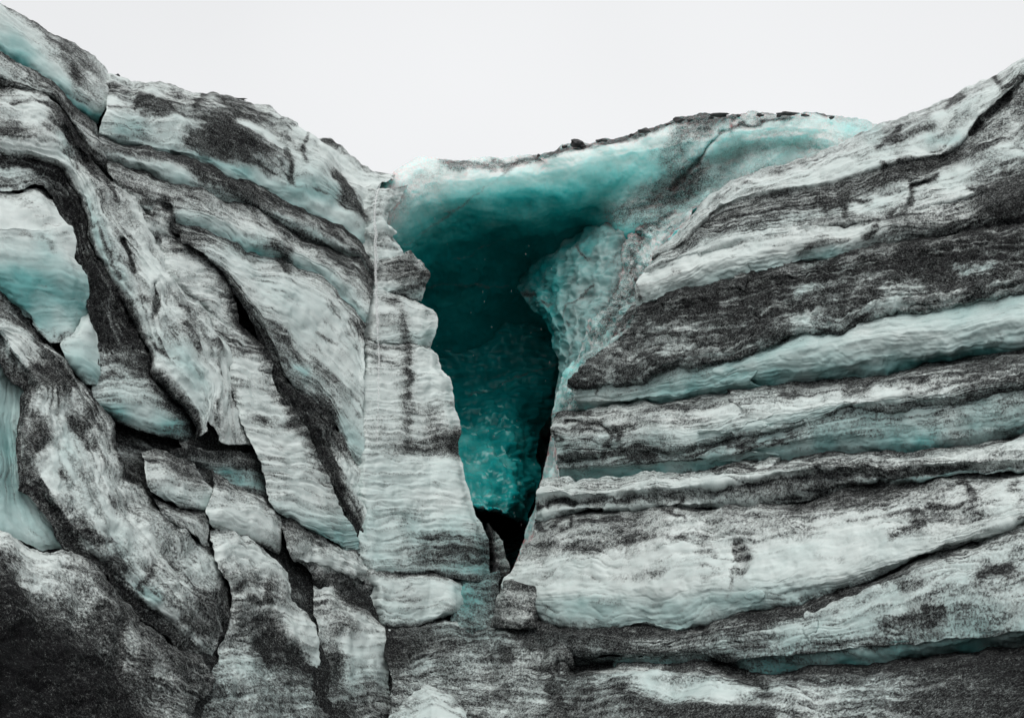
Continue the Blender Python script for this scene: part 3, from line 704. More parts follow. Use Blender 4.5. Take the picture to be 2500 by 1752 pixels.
# dark block standing at the foot of the white ledge
t = patch('ice_block', [
    (c('K', 70,690, 90,672, 160,675, 240,700, 328,728), .0, .6, .05),
    (c('K', 55,740, 130,715, 230,740, 326,760), -.25, [.6, .7, .75, .8], .05),
    (c('K', 45,810, 140,800, 230,810, 318,830), -.3, [.45, .4, .45, .6], .05),
    (c('K', 30,880, 120,880, 220,880, 300,890), -.3, [.6, .7, .55, .8], .05),
    (c('K', 15,950, 110,950, 200,960, 300,965), -.35, [.7, .5, .55, .8], .05),
    (c('K', 0,1010, 110,1020, 200,1030, 330,1010), -.3, .8, .05)], ICE, ends=(.7, .7), endw=14, seed=11, mid=(.2, .035), thick=1.2, cell=2.6)
tag(t, 'squat dark grey block at the left end of the big white ledge', 'ice block')

# ================================================================ cave
cave = thing('ice_cave', 'deep blue-green ice cave under an overhanging roof in the middle of the wall', 'ice cave', (1200, 1200, 3))
rim = j(c('M', -20,430, 60,370, 120,330, 180,290, 250,230, 330,180, 420,140, 500,130, 580,135, 640,155, 750,155, 860,130, 900,112, 1050,115, 1200,125, 1280,108, 1400,100, 1560,80, 1640,50, 1700,15, 1760,15),
        c('C', 560,405, 640,408, 720,372, 800,378, 880,345, 940,330, 1010,305, 1070,300, 1180,255, 1260,240, 1340,232, 1430,208, 1600,210, 1680,192, 1780,195, 1880,203, 1950,198, 2050,205),
        c('D', 790,482, 920,500, 1050,530, 1195,560, 1330,600))
crust = j(c('M', 20,470, 130,400, 300,300, 420,215, 640,205, 850,225, 1100,225, 1230,215, 1400,170, 1600,130), c('C', 300,495, 500,465, 700,430, 900,400, 1100,345, 1300,310, 1450,300, 1560,260), c('D', 200,575, 500,520, 800,520, 1050,565, 1300,650))
rd = j(c('M', 40,620, 170,590, 300,450, 500,350, 800,310, 1100,290, 1400,290, 1700,220, 2000,160), c('C', 800,480, 1000,440, 1150,420, 1300,390, 1450,390), c('D', 120,640, 300,590, 600,570, 900,580, 1270,680))
re = j(c('M', 40,730, 165,690, 400,540, 700,490, 1000,470, 1300,480, 1700,450, 2000,390), c('C', 900,620, 1100,590, 1300,500, 1430,450), c('D', 100,720, 200,690, 400,640, 700,620, 1200,720))
rf = j(c('M', 40,880, 200,840, 500,730, 800,670, 1100,670, 1500,640, 1900,560), c('C', 850,760, 1000,740, 1200,670, 1400,570), c('D', 80,830, 200,790, 380,720, 600,690, 1100,780))
rg = j(c('M', 40,980, 250,960, 500,900, 800,860, 1100,800, 1400,780, 1750,680, 1950,640), c('C', 850,850, 1000,830, 1200,770, 1400,720), c('D', 150,960, 500,900, 1000,860))
rh = j(c('M', 40,1120, 300,1130, 500,1080, 800,1000, 1100,910, 1500,830, 1900,730), c('C', 850,930, 1000,930, 1200,880, 1400,830), c('D', 200,1060, 600,1000, 1000,950))
ri = j(c('M', 40,1400, 300,1400, 800,1300, 1200,1150, 1600,1000, 1900,850), c('C', 850,1040, 1000,1040, 1200,960, 1400,900), c('D', 200,1130, 1000,1050))
rj = sh(ri, 0, 75) + np.stack([np.zeros(len(ri)), np.linspace(20, -40, len(ri))], 1)
rk = sh(ri, 0, 170) + np.stack([np.zeros(len(ri)), np.linspace(40, -80, len(ri))], 1)
YA = [24.6, 25.6, 25.8, 25.2, 24.5, 23.6, 22.6, 21.5]
def yo(d): return [a + d for a in YA]
patch('roof', [
    (rim, yo(1.0), [.15, .2, .3, .6, .7, .7, .7, .5, .4], .05),
    (sh(rim, 0, 6), yo(.5), [.15, .2, .3, .6, .65, .5, .55, .4, .3], .05),
    (crust, yo(.12), [.2, .25, .15, .35, .2, .1, .3, .4, .2, .15], [.03, .03, .02, .02, .05, .1, .2, .2, .15]),
    (rd, yo(-.08), [.3, .3, .02, .0, .0, .05, .2, .25, .25, .15], [.08, .12, .3, .42, .42, .42, .32, .22, .16, .12]),
    (re, yo(.02), [.3, .2, 0, 0, 0, .05, .25, .35, .3, .2], [.1, .6, .9, .95, .85, .65, .4, .35, .28, .15]),
    (rf, [25.0, 26.1, 26.3, 25.6, 24.8, 24.0, 23.0, 21.8], [.1, 0, 0, 0, 0, .1, .35, .35, .3, .5], [.6, .85, .95, .95, .9, .65, .42, .45, .4, .2]),
    (rg, [25.6, 26.8, 27.2, 26.3, 25.0, 24.1, 23.1, 22.0], [0, 0, 0, .05, .15, .35, .45, .4, .5], [.9, 1, 1.05, 1.05, .95, .7, .4, .4, .3]),
    (rh, [26.4, 27.6, 27.9, 26.9, 24.7, 23.9, 23.0, 22.0], [0, 0, 0, .05, .15, .4, .5, .5], [1, 1.1, 1.1, 1.1, .9, .5, .4, .3]),
    (ri, [28.0, 29.0, 29.2, 27.6, 24.8, 23.9, 23.0, 22.1], [0, 0, 0, 0, .3, .5], 1.1),
    (rj, [29.2, 30.1, 30.3, 29.0, 26.4, 25.4, 24.4, 23.6], [0, 0, 0, 0, .3, .5], 1.12),
    (rk, [30.4, 31.3, 31.5, 30.4, 28.0, 27.0, 26.0, 25.0], [0, 0, 0, 0, .3, .5], 1.15)], CAVE, cave, absd=True, flute=0, ends=(0, 0), thick=5.0, seed=20,
    lump=(1.6, .12), mid=(.35, .02), strata=(1.2, .18, .006), fine=.002, svar=.06, dvar=.12, tvar=.12, edge=3, jag=2.0, backdirt=.15)

# back wall: dark above, leaning outward lower down
bw_r = c('N', 900,-330, 880,-120, 860,0, 840,100, 810,250, 780,340, 720,420, 685,470, 690,530, 730,600, 735,660, 715,720, 690,800, 640,990)
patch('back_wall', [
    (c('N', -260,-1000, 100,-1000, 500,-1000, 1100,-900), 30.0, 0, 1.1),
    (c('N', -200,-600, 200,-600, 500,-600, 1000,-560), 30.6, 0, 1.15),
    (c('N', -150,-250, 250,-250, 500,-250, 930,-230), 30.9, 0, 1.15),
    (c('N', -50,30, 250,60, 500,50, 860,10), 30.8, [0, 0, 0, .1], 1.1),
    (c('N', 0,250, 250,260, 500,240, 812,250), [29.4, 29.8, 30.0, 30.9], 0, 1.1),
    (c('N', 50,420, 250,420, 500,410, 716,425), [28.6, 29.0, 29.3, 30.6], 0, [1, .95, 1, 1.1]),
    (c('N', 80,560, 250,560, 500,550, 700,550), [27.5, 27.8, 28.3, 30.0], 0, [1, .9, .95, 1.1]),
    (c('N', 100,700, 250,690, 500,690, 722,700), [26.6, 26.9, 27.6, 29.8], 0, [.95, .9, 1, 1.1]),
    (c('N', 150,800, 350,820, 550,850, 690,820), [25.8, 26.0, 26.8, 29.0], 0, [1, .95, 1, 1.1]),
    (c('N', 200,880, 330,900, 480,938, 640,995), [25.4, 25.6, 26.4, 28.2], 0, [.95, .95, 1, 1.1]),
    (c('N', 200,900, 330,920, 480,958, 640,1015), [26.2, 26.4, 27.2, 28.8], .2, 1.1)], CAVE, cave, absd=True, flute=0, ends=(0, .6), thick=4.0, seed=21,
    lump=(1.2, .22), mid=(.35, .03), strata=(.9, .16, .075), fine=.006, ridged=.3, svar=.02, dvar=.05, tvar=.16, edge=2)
patch('floor_pit', [
    (c('N', 150,820, 400,820, 640,820, 900,300), 31.5, .85, .9),
    (c('N', 150,1000, 400,1000, 640,1000, 900,700), 31.0, .9, .9),
    (c('N', 250,1150, 450,1200, 640,1150, 800,1000), 29.5, .9, .9),
    (c('N', 300,1400, 480,1400, 600,1400, 700,1300), 27.0, .9, .8),
    (c('N', 250,1650, 480,1650, 640,1650, 800,1500), 24.5, .9, .8)], CAVE, cave, absd=True, flute=0, thick=4.0, seed=22, ends=(0, 0))

# dirty inner wall on the right of the roof
patch('side_wall', [
    (j(c('C', 670,830, 850,860, 1000,840, 1200,780, 1440,730)), [27.4, 26.3, 25.5, 24.9, 24.5], [.15, .45, .5, .5, .4], [.8, .5, .35, .4, .4]),
    (j(c('C', 690,915, 850,925, 1000,960, 1150,940, 1330,860)), [26.4, 25.4, 24.55, 24.0, 23.6], [.3, .55, .45, .5, .4], [.6, .3, .2, .3, .3]),
    (j(c('C', 850,1000, 900,1010, 1020,1030, 1130,1070, 1240,960)), [25.2, 24.7, 23.9, 23.3, 22.7], [.5, .6, .4, .5, .4], [.4, .2, .2, .2, .2]),
    (j(c('C', 830,1120, 900,1130, 1000,1170, 1060,1190, 1130,1080)), [24.9, 24.4, 23.6, 23.0, 22.5], [.5, .55, .5, .55, .4], [.4, .2, .2, .2, .2]),
    (j(c('C', 800,1290, 860,1290, 930,1320, 960,1340, 1080,1180)), [24.6, 24.1, 23.3, 22.8, 22.4], [.5, .65, .65, .75, .7], .2),
    (j(c('C', 690,1500, 760,1480, 860,1480, 950,1480, 1060,1400)), [24.4, 23.8, 23.1, 22.6, 22.2], [.6, .75, .6, .75, .7], .25),
    (j(c('G', 640,230, 760,230, 850,250, 960,230)), [24.0, 23.4, 22.8, 22.3], [.4, .6, .7, .8], .35),
    (j(c('G', 560,460, 640,460, 760,380, 900,330)), [23.6, 23.0, 22.5, 22.0], [.3, .5, .6, .7], .4),
    (j(c('G', 450,600, 520,600, 600,560, 750,500)), [23.4, 22.8, 22.3, 21.8], [.3, .5, .6], .5),
    (j(c('G', 410,800, 470,790, 560,730, 700,680)), [23.2, 22.6, 22.2, 21.8], [.35, .6, .7, .8], .45),
    (j(c('G', 400,880, 470,880, 560,850, 700,800)), [23.2, 22.6, 22.2, 21.9], [.5, .7, .8], .4)], CAVE, cave, absd=True, flute=0, ends=(.5, 0), seed=23, thick=2.5,
    lump=(.8, .12), mid=(.22, .05), ridged=.5, strata=(.7, .12, .03), svar=.15, dvar=.3)
# scalloped pale flank reaching into the cave
patch('scalloped_wall', [
    (j(c('C', 300,900, 450,860, 590,840, 690,830, 780,840, 870,860)), [30.6, 29.6, 28.4, 27.4, 26.6, 25.8], [0.14, 0.19, 0.19, 0.29, 0.24, 0.34], [1.10, 1.10, 1.10, 1.00, 0.90, 0.80]),
    (j(c('C', 250,1130, 400,1060, 560,1020, 700,990, 820,980, 888,990)), [29.8, 28.4, 27.1, 26.1, 25.3, 24.9], [0.14, 0.16, 0.19, 0.16, 0.16, 0.34], [1.10, 1.10, 0.95, 0.90, 0.75, 0.70]),
    (j(c('C', 180,1240, 330,1170, 520,1130, 680,1110, 780,1110, 852,1115)), [29.3, 27.9, 26.7, 25.8, 25.1, 24.8], [0.14, 0.16, 0.16, 0.19, 0.16, 0.34], [1.10, 1.10, 0.90, 0.80, 0.65, 0.65]),
    (j(c('C', 160,1330, 300,1290, 500,1260, 660,1250, 780,1260, 860,1280)), [28.5, 27.3, 26.2, 25.4, 24.8, 24.4], [0.14, 0.19, 0.19, 0.19, 0.24, 0.44], [1.10, 1.10, 0.85, 0.70, 0.60, 0.60]),
    (j(c('C', 210,1410, 330,1390, 500,1390, 620,1390, 720,1400, 810,1400)), [27.4, 26.7, 25.9, 25.2, 24.6, 24.2], [0.19, 0.29, 0.24, 0.24, 0.29, 0.54], [1.10, 1.00, 0.80, 0.60, 0.55, 0.60]),
    (j(c('C', 275,1490, 400,1480, 520,1480, 600,1490, 680,1500, 725,1510)), [26.9, 26.2, 25.5, 24.9, 24.5, 24.2], [0.16, 0.24, 0.24, 0.29, 0.29, 0.49], [1.10, 0.95, 0.70, 0.55, 0.55, 0.60]),
    (j(c('G', 320,180, 400,190, 480,200, 560,210, 640,220, 705,225)), [26.5, 25.8, 25.2, 24.7, 24.2, 23.9], [0.16, 0.19, 0.24, 0.24, 0.29, 0.44], [1.10, 0.90, 0.70, 0.50, 0.55, 0.60]),
    (j(c('G', 378,285, 450,300, 520,300, 570,310, 640,330, 690,330)), [26.0, 25.4, 24.8, 24.4, 23.9, 23.6], [0.16, 0.19, 0.24, 0.24, 0.24, 0.44], [1.00, 0.80, 0.65, 0.55, 0.60, 0.60]),
    (j(c('G', 408,420, 460,420, 520,420, 560,420, 620,430, 660,430)), [25.4, 24.8, 24.3, 23.9, 23.5, 23.2], [0.16, 0.19, 0.24, 0.24, 0.34, 0.49], [0.90, 0.75, 0.65, 0.65, 0.70, 0.70]),
    (j(c('G', 440,500, 470,510, 510,530, 560,530, 600,520)), [24.8, 24.3, 23.9, 23.5, 23.1], [0.16, 0.24, 0.24, 0.44, 0.60], [0.80, 0.75, 0.75, 0.80]),
    (j(c('G', 430,640, 460,640, 490,640, 520,640, 560,640)), [24.2, 23.8, 23.5, 23.2, 22.9], [0.16, 0.24, 0.34, 0.44], [0.80, 0.80, 0.80, 0.80]),
    (j(c('G', 410,790, 430,795, 450,800, 480,790)), [23.8, 23.5, 23.2, 22.9], [.05, .2, .3], .5)], SCAL, cave, absd=True, flute=0, ends=(.9, .3), endw=26, seed=24, thick=2.0,
    lump=(.8, .10), mid=(.25, .025), strata=(.5, .12, .02), scallop=.14, svar=.06, dvar=.2, tvar=.25, cell=3.0)
# pale thin fin on the lower right lip of the cave
patch('edge_fin', [
    (c('N', 795,440, 815,470, 825,490), [23.4, 22.6, 22.2], .1, .35),
    (c('N', 768,560, 800,580, 840,600), [23.3, 22.4, 22.0], .08, .35),
    (c('N', 742,690, 790,700, 855,712), [23.1, 22.2, 21.8], .08, .4),
    (c('N', 705,790, 735,780, 760,770), [22.9, 22.1, 21.7], .1, .45),
    (c('N', 668,920, 690,920, 712,920), [22.6, 21.9, 21.5], .1, .5),
    (c('N', 630,1050, 660,1060, 700,1060), [22.2, 21.6, 21.2], .1, .5),
    (c('N', 605,1150, 630,1140, 670,1120), [21.8, 21.2, 20.8], .15, .4),
    (c('N', 560,1260, 590,1250, 640,1230), [21.4, 20.9, 20.5], .2, .3),
    (c('N', 520,1340, 560,1340, 620,1330), [21.0, 20.6, 20.2], .3, .2)], CAVE, cave, absd=True, flute=0, ends=(.4, .2), endw=14, seed=25, thick=1.4, cell=2.6,
    lump=(.6, .05), mid=(.15, .04), svar=.05, dvar=.1)
t = patch('ice_shard', [
    (c('N', 368,1015, 378,1008, 388,1020), [22.6, 22.2, 22.6], .9, .1),
    (c('N', 365,1080, 400,1080, 432,1085), [22.3, 21.7, 22.3], [.95, .95, .5], .1),
    (c('N', 365,1180, 430,1180, 482,1180), [22.0, 21.2, 22.0], [.95, .95, .6], .1),
    (c('N', 360,1290, 440,1290, 530,1295), [21.7, 20.8, 21.7], [.95, .9, .7], .1),
    (c('N', 350,1360, 430,1360, 512,1345), [21.3, 20.6, 21.3], .9, .1),
    (c('N', 320,1480, 400,1480, 460,1450), [20.9, 20.4, 20.9], .95, .1),
    (c('N', 320,1620, 400,1620, 440,1600), [20.6, 20.2, 20.6], .95, .1)], ICE, absd=True, ends=(.3, .3), endw=14, seed=26, thick=1.4, mid=(.15, .04), cell=2.6)
tag(t, 'black ash coated ice shard wedged in the foot of the cave', 'ice shard')

# ================================================================ central pillar
RELIEF[0] = 0.16
pil = thing('ice_pillar', 'pale banded ice pillar of stacked blocks between the meltwater stream and the cave', 'ice pillar', (1000, 1400))
PO = dict(ends=(.9, .7), endw=30, thick=2.2)
patch('block', [
    (c('B', 760,700, 900,690, 985,690, 1060,680), .7, .3, .05),
    (c('B', 765,770, 900,760, 960,755, 1015,765), .3, [.3, .35, .3, .15], .1),
    (c('B', 765,850, 880,845, 920,850, 942,860), .2, [.2, .35, .4, .3], .1),
    (c('B', 770,905, 880,905, 922,928), .15, .3, .1),
    (c('B', 770,960, 890,950, 950,952, 988,980), .05, [.2, .15, .15, .1], .1),
    (c('B', 770,1015, 890,1010, 930,1020, 955,1028), .2, [.4, .6, .55], .1),
    (c('B', 770,1075, 890,1070, 950,1070, 1003,1085), .1, [.4, .4, .2], .1),
    (c('B', 770,1140, 900,1145, 970,1145, 1032,1132), .05, [.2, .1, .08, .3], .15),
    (c('B', 770,1165, 900,1170, 970,1170, 1040,1160), .3, .6, .1)], ICE, pil, seed=30, cell=2.8, mid=(.2, .04), **PO)
patch('block', [
    (c('B', 770,1165, 960,1160, 1035,1145, 1045,1117, 1075,1113, 1085,1155), .25, [.3, .5, .6, .5], .05),
    (c('B', 770,1205, 960,1195, 1060,1190, 1135,1185), -.1, [.5, .7, .7, .5], .05),
    (c('B', 770,1250, 960,1245, 1100,1240, 1205,1240), -.3, [.5, .75, .8, .7], .05),
    (c('B', 770,1290, 960,1285, 1100,1275, 1208,1270), -.3, [.4, .7, .75, .75], .05),
    (c('B', 770,1320, 960,1310, 1080,1310, 1192,1322), -.15, [.1, .15, .6, .6], .1),
    (c('B', 770,1360, 960,1360, 1070,1370, 1170,1385), .05, [.08, .08, .6, .5], .3),
    (c('B', 780,1385, 980,1390, 1080,1420, 1142,1442), .45, [.2, .2, .7, .6], .35)], ICE, pil, seed=31, mid=(.12, .05), ridged=.3, cell=2.8, **PO)
patch('block', [
    (c('F', 760,20, 900,25, 1000,50, 1100,78, 1160,105), .35, .35, .05),
    (c('F', 760,75, 950,90, 1060,110, 1170,120, 1232,155), -.05, [.3, .45, .28, .15, .2], .05),
    (c('F', 757,150, 960,150, 1050,160, 1160,160, 1252,190), -.2, [.2, .35, .28, .12, .35], .05),
    (c('F', 757,230, 980,240, 1055,250, 1160,240, 1266,240), -.25, [.2, .3, .28, .08, .08], .08),
    (c('F', 755,310, 1000,320, 1055,330, 1150,320, 1242,318), -.1, [.2, .2, .28, .06, .06], [.1, .15, .2, .35, .4]),
    (c('F', 760,365, 980,370, 1070,388, 1150,402, 1210,410), .4, .45, .3)], ICE, pil, seed=32, cell=2.8, **PO)
patch('column', [
    (c('F', 750,345, 950,355, 1050,385, 1110,383, 1165,400), .35, .45, .05),
    (c('F', 745,430, 980,440, 1060,440, 1150,420, 1262,460), -.1, [.35, .5, .28, .15, .15], .05),
    (c('F', 743,520, 980,510, 1060,510, 1150,520, 1292,540), -.3, [.2, .25, .28, .06, .08], .06),
    (c('F', 730,620, 980,620, 1060,620, 1180,620, 1350,630), -.4, [.1, .1, .28, .02, .02], .08),
    (c('F', 725,690, 980,690, 1060,690, 1180,690, 1356,685), -.35, [.12, .12, .28, .04, .05], .08),
    (c('F', 723,800, 980,800, 1060,800, 1150,820, 1250,800, 1372,800), -.25, [.15, .25, .28, .45, .45, .12], .1),
    (c('F', 723,880, 980,880, 1060,890, 1200,880, 1402,875), -.35, [.3, .3, .28, .5, .25], .1),
    (c('F', 723,960, 980,970, 1060,970, 1200,970, 1410,955), -.35, [.45, .5, .28, .7, .7], .1),
    (c('F', 721,1050, 980,1050, 1200,1060, 1396,1035), -.3, [.3, .6, .85, .85], .15),
    (c('F', 713,1180, 1000,1180, 1250,1160, 1430,1170), -.4, [.1, .1, .12, .08], .15),
    (c('F', 705,1270, 1000,1280, 1200,1260, 1443,1270), -.5, [.1, .2, .1, .06], .2),
    (c('F', 711,1350, 1000,1350, 1250,1340, 1476,1360), -.55, [.1, .1, .06, .04], .15),
    (c('F', 731,1430, 1000,1440, 1250,1420, 1502,1440), -.6, [.12, .25, .08, .05], .2),
    (c('F', 737,1500, 1100,1490, 1300,1490, 1532,1510), -.6, [.15, .4, .15, .15], .3),
    (c('J', 733,330, 1000,340, 1250,330, 1556,335), -.6, [.12, .2, .15, .25], .3),
    (c('J', 731,430, 1000,440, 1300,420, 1590,425), -.6, [.2, .35, .6, .5], [.3, .4, .5, .7]),
    (c('J', 710,540, 1000,540, 1300,530, 1600,545), -.55, [.25, .3, .6, .65], [.3, .45, .6, .8]),
    (c('J', 740,620, 1000,630, 1300,630, 1597,650), -.4, [.3, .25, .4, .65], [.3, .4, .7, .9]),
    (c('J', 770,650, 1000,662, 1250,668, 1400,705, 1590,725), -.05, [.5, .8, .85, .8], .5)], ICE, pil, seed=35, flute=.012, cell=2.8, ripple=(.30, .012), strata=(1.2, .08, .02), **PO)
patch('block', [
    (c('J', 745,640, 950,655, 1250,668, 1380,710, 1445,745), -.2, [.3, .8, .9, .6], .1),
    (c('J', 785,720, 1100,720, 1300,725, 1435,780), -.65, [.1, .2, .1, .2], .15),
    (c('J', 810,800, 1100,800, 1300,800, 1428,850), -.75, [.08, .12, .05, .15], .15),
    (c('J', 825,900, 1100,890, 1300,890, 1405,900), -.7, [.15, .15, .1, .2], .25),
    (c('J', 850,975, 1100,980, 1250,950, 1335,930), -.5, [.2, .25, .15, .2], .3),
    (c('J', 860,1010, 1100,1015, 1250,980, 1320,950), .0, .7, .2)], ICE, pil, seed=36, cell=2.8, ripple=(.28, .012), **PO)
t = patch('ice_wall', [
    (c('J', 1360,690, 1500,690, 1660,640), .5, .5, .9),
    (c('J', 1390,780, 1500,790, 1660,780), .35, [.3, .5, .8], [.9, 1, .7]),
    (c('J', 1390,870, 1500,880, 1650,870), .1, [.4, .55, .8], [.7, .9, .6]),
    (c('J', 1340,960, 1480,980, 1660,980), -.1, [.5, .5, .7], [.6, .8, .3]),
    (c('J', 1340,1080, 1480,1100, 1660,1080), -.25, [.6, .6, .75], [.5, .9, .3]),
    (c('J', 1340,1160, 1480,1180, 1660,1160), -.2, [.7, .7, .8], .3)], ICE, seed=37, thick=1.5, mid=(.2, .06))
tag(t, 'dark teal stained hollow between the pillar base and the squat block', 'ice wall')

# floor between the walls
RELIEF[0] = 0.7
t = patch('ice_slope', [
    (c('J', 900,985, 1100,1000, 1300,960, 1450,990, 1640,960, 1850,1000, 2145,1060), .2, [.9, .85, .5, .6, .8, .8], .1),
    (c('J', 915,1070, 1150,1050, 1350,1050, 1500,1090, 1700,1050, 1900,1070, 2145,1090), -.15, [.95, .75, .5, .6, .65, .7, .7], [.1, .3, .5, .5, .2, .1]),
    (c('J', 915,1180, 1150,1160, 1400,1130, 1600,1130, 1750,1140, 2145,1160), -.35, [.9, .85, .65, .6, .55, .7, .7], [.1, .2, .3, .3, .1, .1]),
    (c('J', 940,1300, 1200,1250, 1450,1260, 1700,1280, 2145,1300), -.5, [.7, .35, .6, .4, .5, .6, .7], [.2, .3, .2, .1, .1]),
    (c('J', 950,1400, 1300,1380, 1600,1400, 2145,1420), -.7, [.5, .4, .6, .5, .45, .6], .15),
    (c('J', 940,1620, 1500,1620, 2145,1620), -1.1, [.5, .55, .5, .5], .1),
    (c('J', 900,2000, 2145,2000), -1.7, .6, .1)], ICE, ends=(.2, .3), seed=38, thick=3.0)
tag(t, 'grey ash dusted ice floor at the bottom centre below the cave', 'ice slope')
t = patch('ice_mound', [
    (c('J', 960,1500, 1050,1425, 1200,1362, 1300,1390, 1400,1455, 1560,1620), -.5, [.4, .3, .5, .7, .7], .1),
    (c('J', 945,1570, 1080,1480, 1230,1440, 1330,1480, 1430,1560, 1520,1640), -1.0, [.3, .15, .15, .3, .4], .15),
    (c('J', 930,1700, 1200,1620, 1480,1700), -1.3, .12, .2),
    (c('J', 930,2000, 1500,2000), -1.8, .2, .2)], ICE, ends=(.5, .5), seed=39, thick=2.0)
tag(t, 'pale rounded ice mound cut by the bottom edge left of centre', 'ice mound')

# ================================================================ left-hand wall: folded ridges
RELIEF[0] = 0.44
la_e = c('A', -80,300, 0,350, 60,385, 200,475, 330,555, 420,625, 500,700, 580,745, 650,770)
t = patch('ice_dome', [
    (c('A', -80,-20, 0,25, 120,90, 250,150, 400,235, 520,310, 620,380, 680,440, 706,480), 2.0, [.6, .7, .7, .5], .1),
    (c('A', -80,-5, 0,42, 120,108, 245,172, 390,260, 505,335, 600,410, 665,470, 706,510), 1.3, [.3, .6, .6, .8, .6, .4], .1),
    (c('A', -80,40, 0,80, 200,190, 350,290, 470,370, 570,470, 640,540, 708,570), 1.05, [.1, .1, .15, .3, .45, .7, .75, .5, .35], .12),
    (c('A', -80,120, 0,160, 150,220, 300,330, 420,430, 520,540, 620,640, 702,665), .95, [.03, .05, .1, .3, .35, .85, .4, .25], [.3, .3, .25, .2, .2, .2]),
    (c('A', -80,230, 0,280, 150,360, 300,470, 450,580, 560,660, 640,720, 692,712), 1.05, [0, .0, .02, .05, .1, .4, .3], [.75, .7, .65, .6, .5, .3]),
    (la_e, 1.4, .08, .85), (sh(la_e, -4, 14), 1.9, .4, .8)], ICE, thick=4.0, seed=40, flute=0.006, ends=(0, .5), mid=(.4, .02), fine=.003, svar=.1, dvar=.2, lump=(1.5, .08))
tag(t, 'smooth blue-green ice dome with an ash streak at the top left skyline', 'ice dome')

lp_g = j(c('A', 640,880, 900,960, 1050,1010, 1200,1030, 1400,1100, 1500,1160), c('B', -40,640, 140,725, 280,805, 480,912, 640,963, 770,1063, 838,1160))
t = patch('ice_wall', [
    (j(c('A', 690,500, 730,478, 770,495, 850,530, 1000,535, 1100,540, 1300,580, 1500,620, 1700,690, 1850,750, 1960,790, 2010,850, 2035,900), c('B', 440,333, 520,350, 620,410, 700,490, 760,540, 840,570, 905,585, 990,592)), 2.6, .5, .05),
    (j(c('A', 695,525, 735,500, 850,548, 1000,555, 1300,598, 1500,645, 1700,715, 1900,810, 1995,880), c('B', 430,370, 510,400, 610,460, 700,540, 780,590, 890,610, 980,610)), 1.7, [.3, .3, .35, .45, .3, .7, .7, .4, .15, .15, .2, .3, .2], .08),
    (j(c('A', 700,590, 850,610, 1000,600, 1300,650, 1500,690, 1700,790, 1900,880, 1990,940), c('B', 415,430, 500,470, 600,560, 700,640, 790,680, 890,650)), 1.25, [.7, .6, .2, .65, .5, .35, .85, .75, .5, .15, .1, .35, .2, .1], .08),
    (j(c('A', 700,660, 850,690, 950,660, 1100,700, 1300,730, 1450,750, 1600,820, 1800,890, 1980,980), c('B', 400,480, 560,560, 650,660, 750,740, 835,780)), 1.0, [.2, .3, .75, .75, .5, .5, .85, .3, .3, .7, .3, .2, .65, .3, .2], .12),
    (j(c('A', 680,770, 850,800, 1000,790, 1200,780, 1350,800, 1500,880, 1700,960, 1870,1000, 1960,1100), c('B', 380,530, 500,600, 620,720, 720,800, 835,880)), .75, [.25, .25, .3, .25, .3, .9, .9, .85, .6, .25, .25, .25, .7, .35], .2),
    (j(c('A', 660,830, 850,870, 1050,900, 1250,930, 1400,970, 1550,1030, 1700,1080, 1850,1180), c('B', 280,660, 420,680, 560,740, 680,820, 780,890, 838,950)), .7, [.45, .4, .35, .35, .75, .8, .6, .35, .3, .2, .3, .6, .6], .3),
    (j(c('A', 650,865, 850,925, 1050,970, 1250,1000, 1400,1050, 1550,1110, 1700,1180, 1880,1260), c('B', 270,725, 420,770, 560,820, 680,880, 780,960, 838,1040)), .8, [.4, .25, .15, .12, .1, .1, .08, .1, .06, .08, .12], [.25, .3, .4, .5, .85, .8, .45, .3, .2, .25, .3]),
    (lp_g, 1.15, .15, .5), (sh(lp_g, -3, 12), 1.6, .8, .3)], ICE, thick=4.5, seed=41, ends=(.3, -.2), lump=(1.2, .16))
tag(t, 'humped grey ice wall forming the left skyline beside the notch', 'ice wall')

lq_d = j(c('A', 690,1060, 900,1110, 1050,1180, 1200,1230, 1400,1300, 1600,1350), c('B', 150,895, 280,965, 450,1065, 600,1115, 760,1185, 836,1310))
t = patch('ice_ridge', [
    (sh(lp_g, 0, -6), .95, .95, .1),
    (j(c('A', 640,950, 850,985, 1050,1025, 1250,1070, 1400,1130, 1550,1210), c('B', 20,690, 150,780, 300,860, 500,960, 650,1020, 770,1095, 838,1230)), .25, [.6, .8, .7, .8, .9, .85, .8, .75, .75, .7, .85], .05),
    (j(c('A', 660,1010, 850,1040, 1050,1090, 1250,1150, 1400,1200, 1550,1270), c('B', 0,760, 150,840, 300,910, 480,1005, 620,1075, 770,1145, 838,1265)), .3, [.5, .4, .15, .1, .7, .9, .8, .5, .4, .35, .7, .85], .35),
    (lq_d, .9, [.5, .3, .2, .3, .5, .95, .95, .8, .6, .7], .5), (sh(lq_d, -3, 10), 1.3, .9, .3)], ICE, seed=42, ends=(.3, -.2), thick=2.0)
tag(t, 'long narrow ash capped ridge slanting down to the stream below the skyline wall', 'ice ridge')

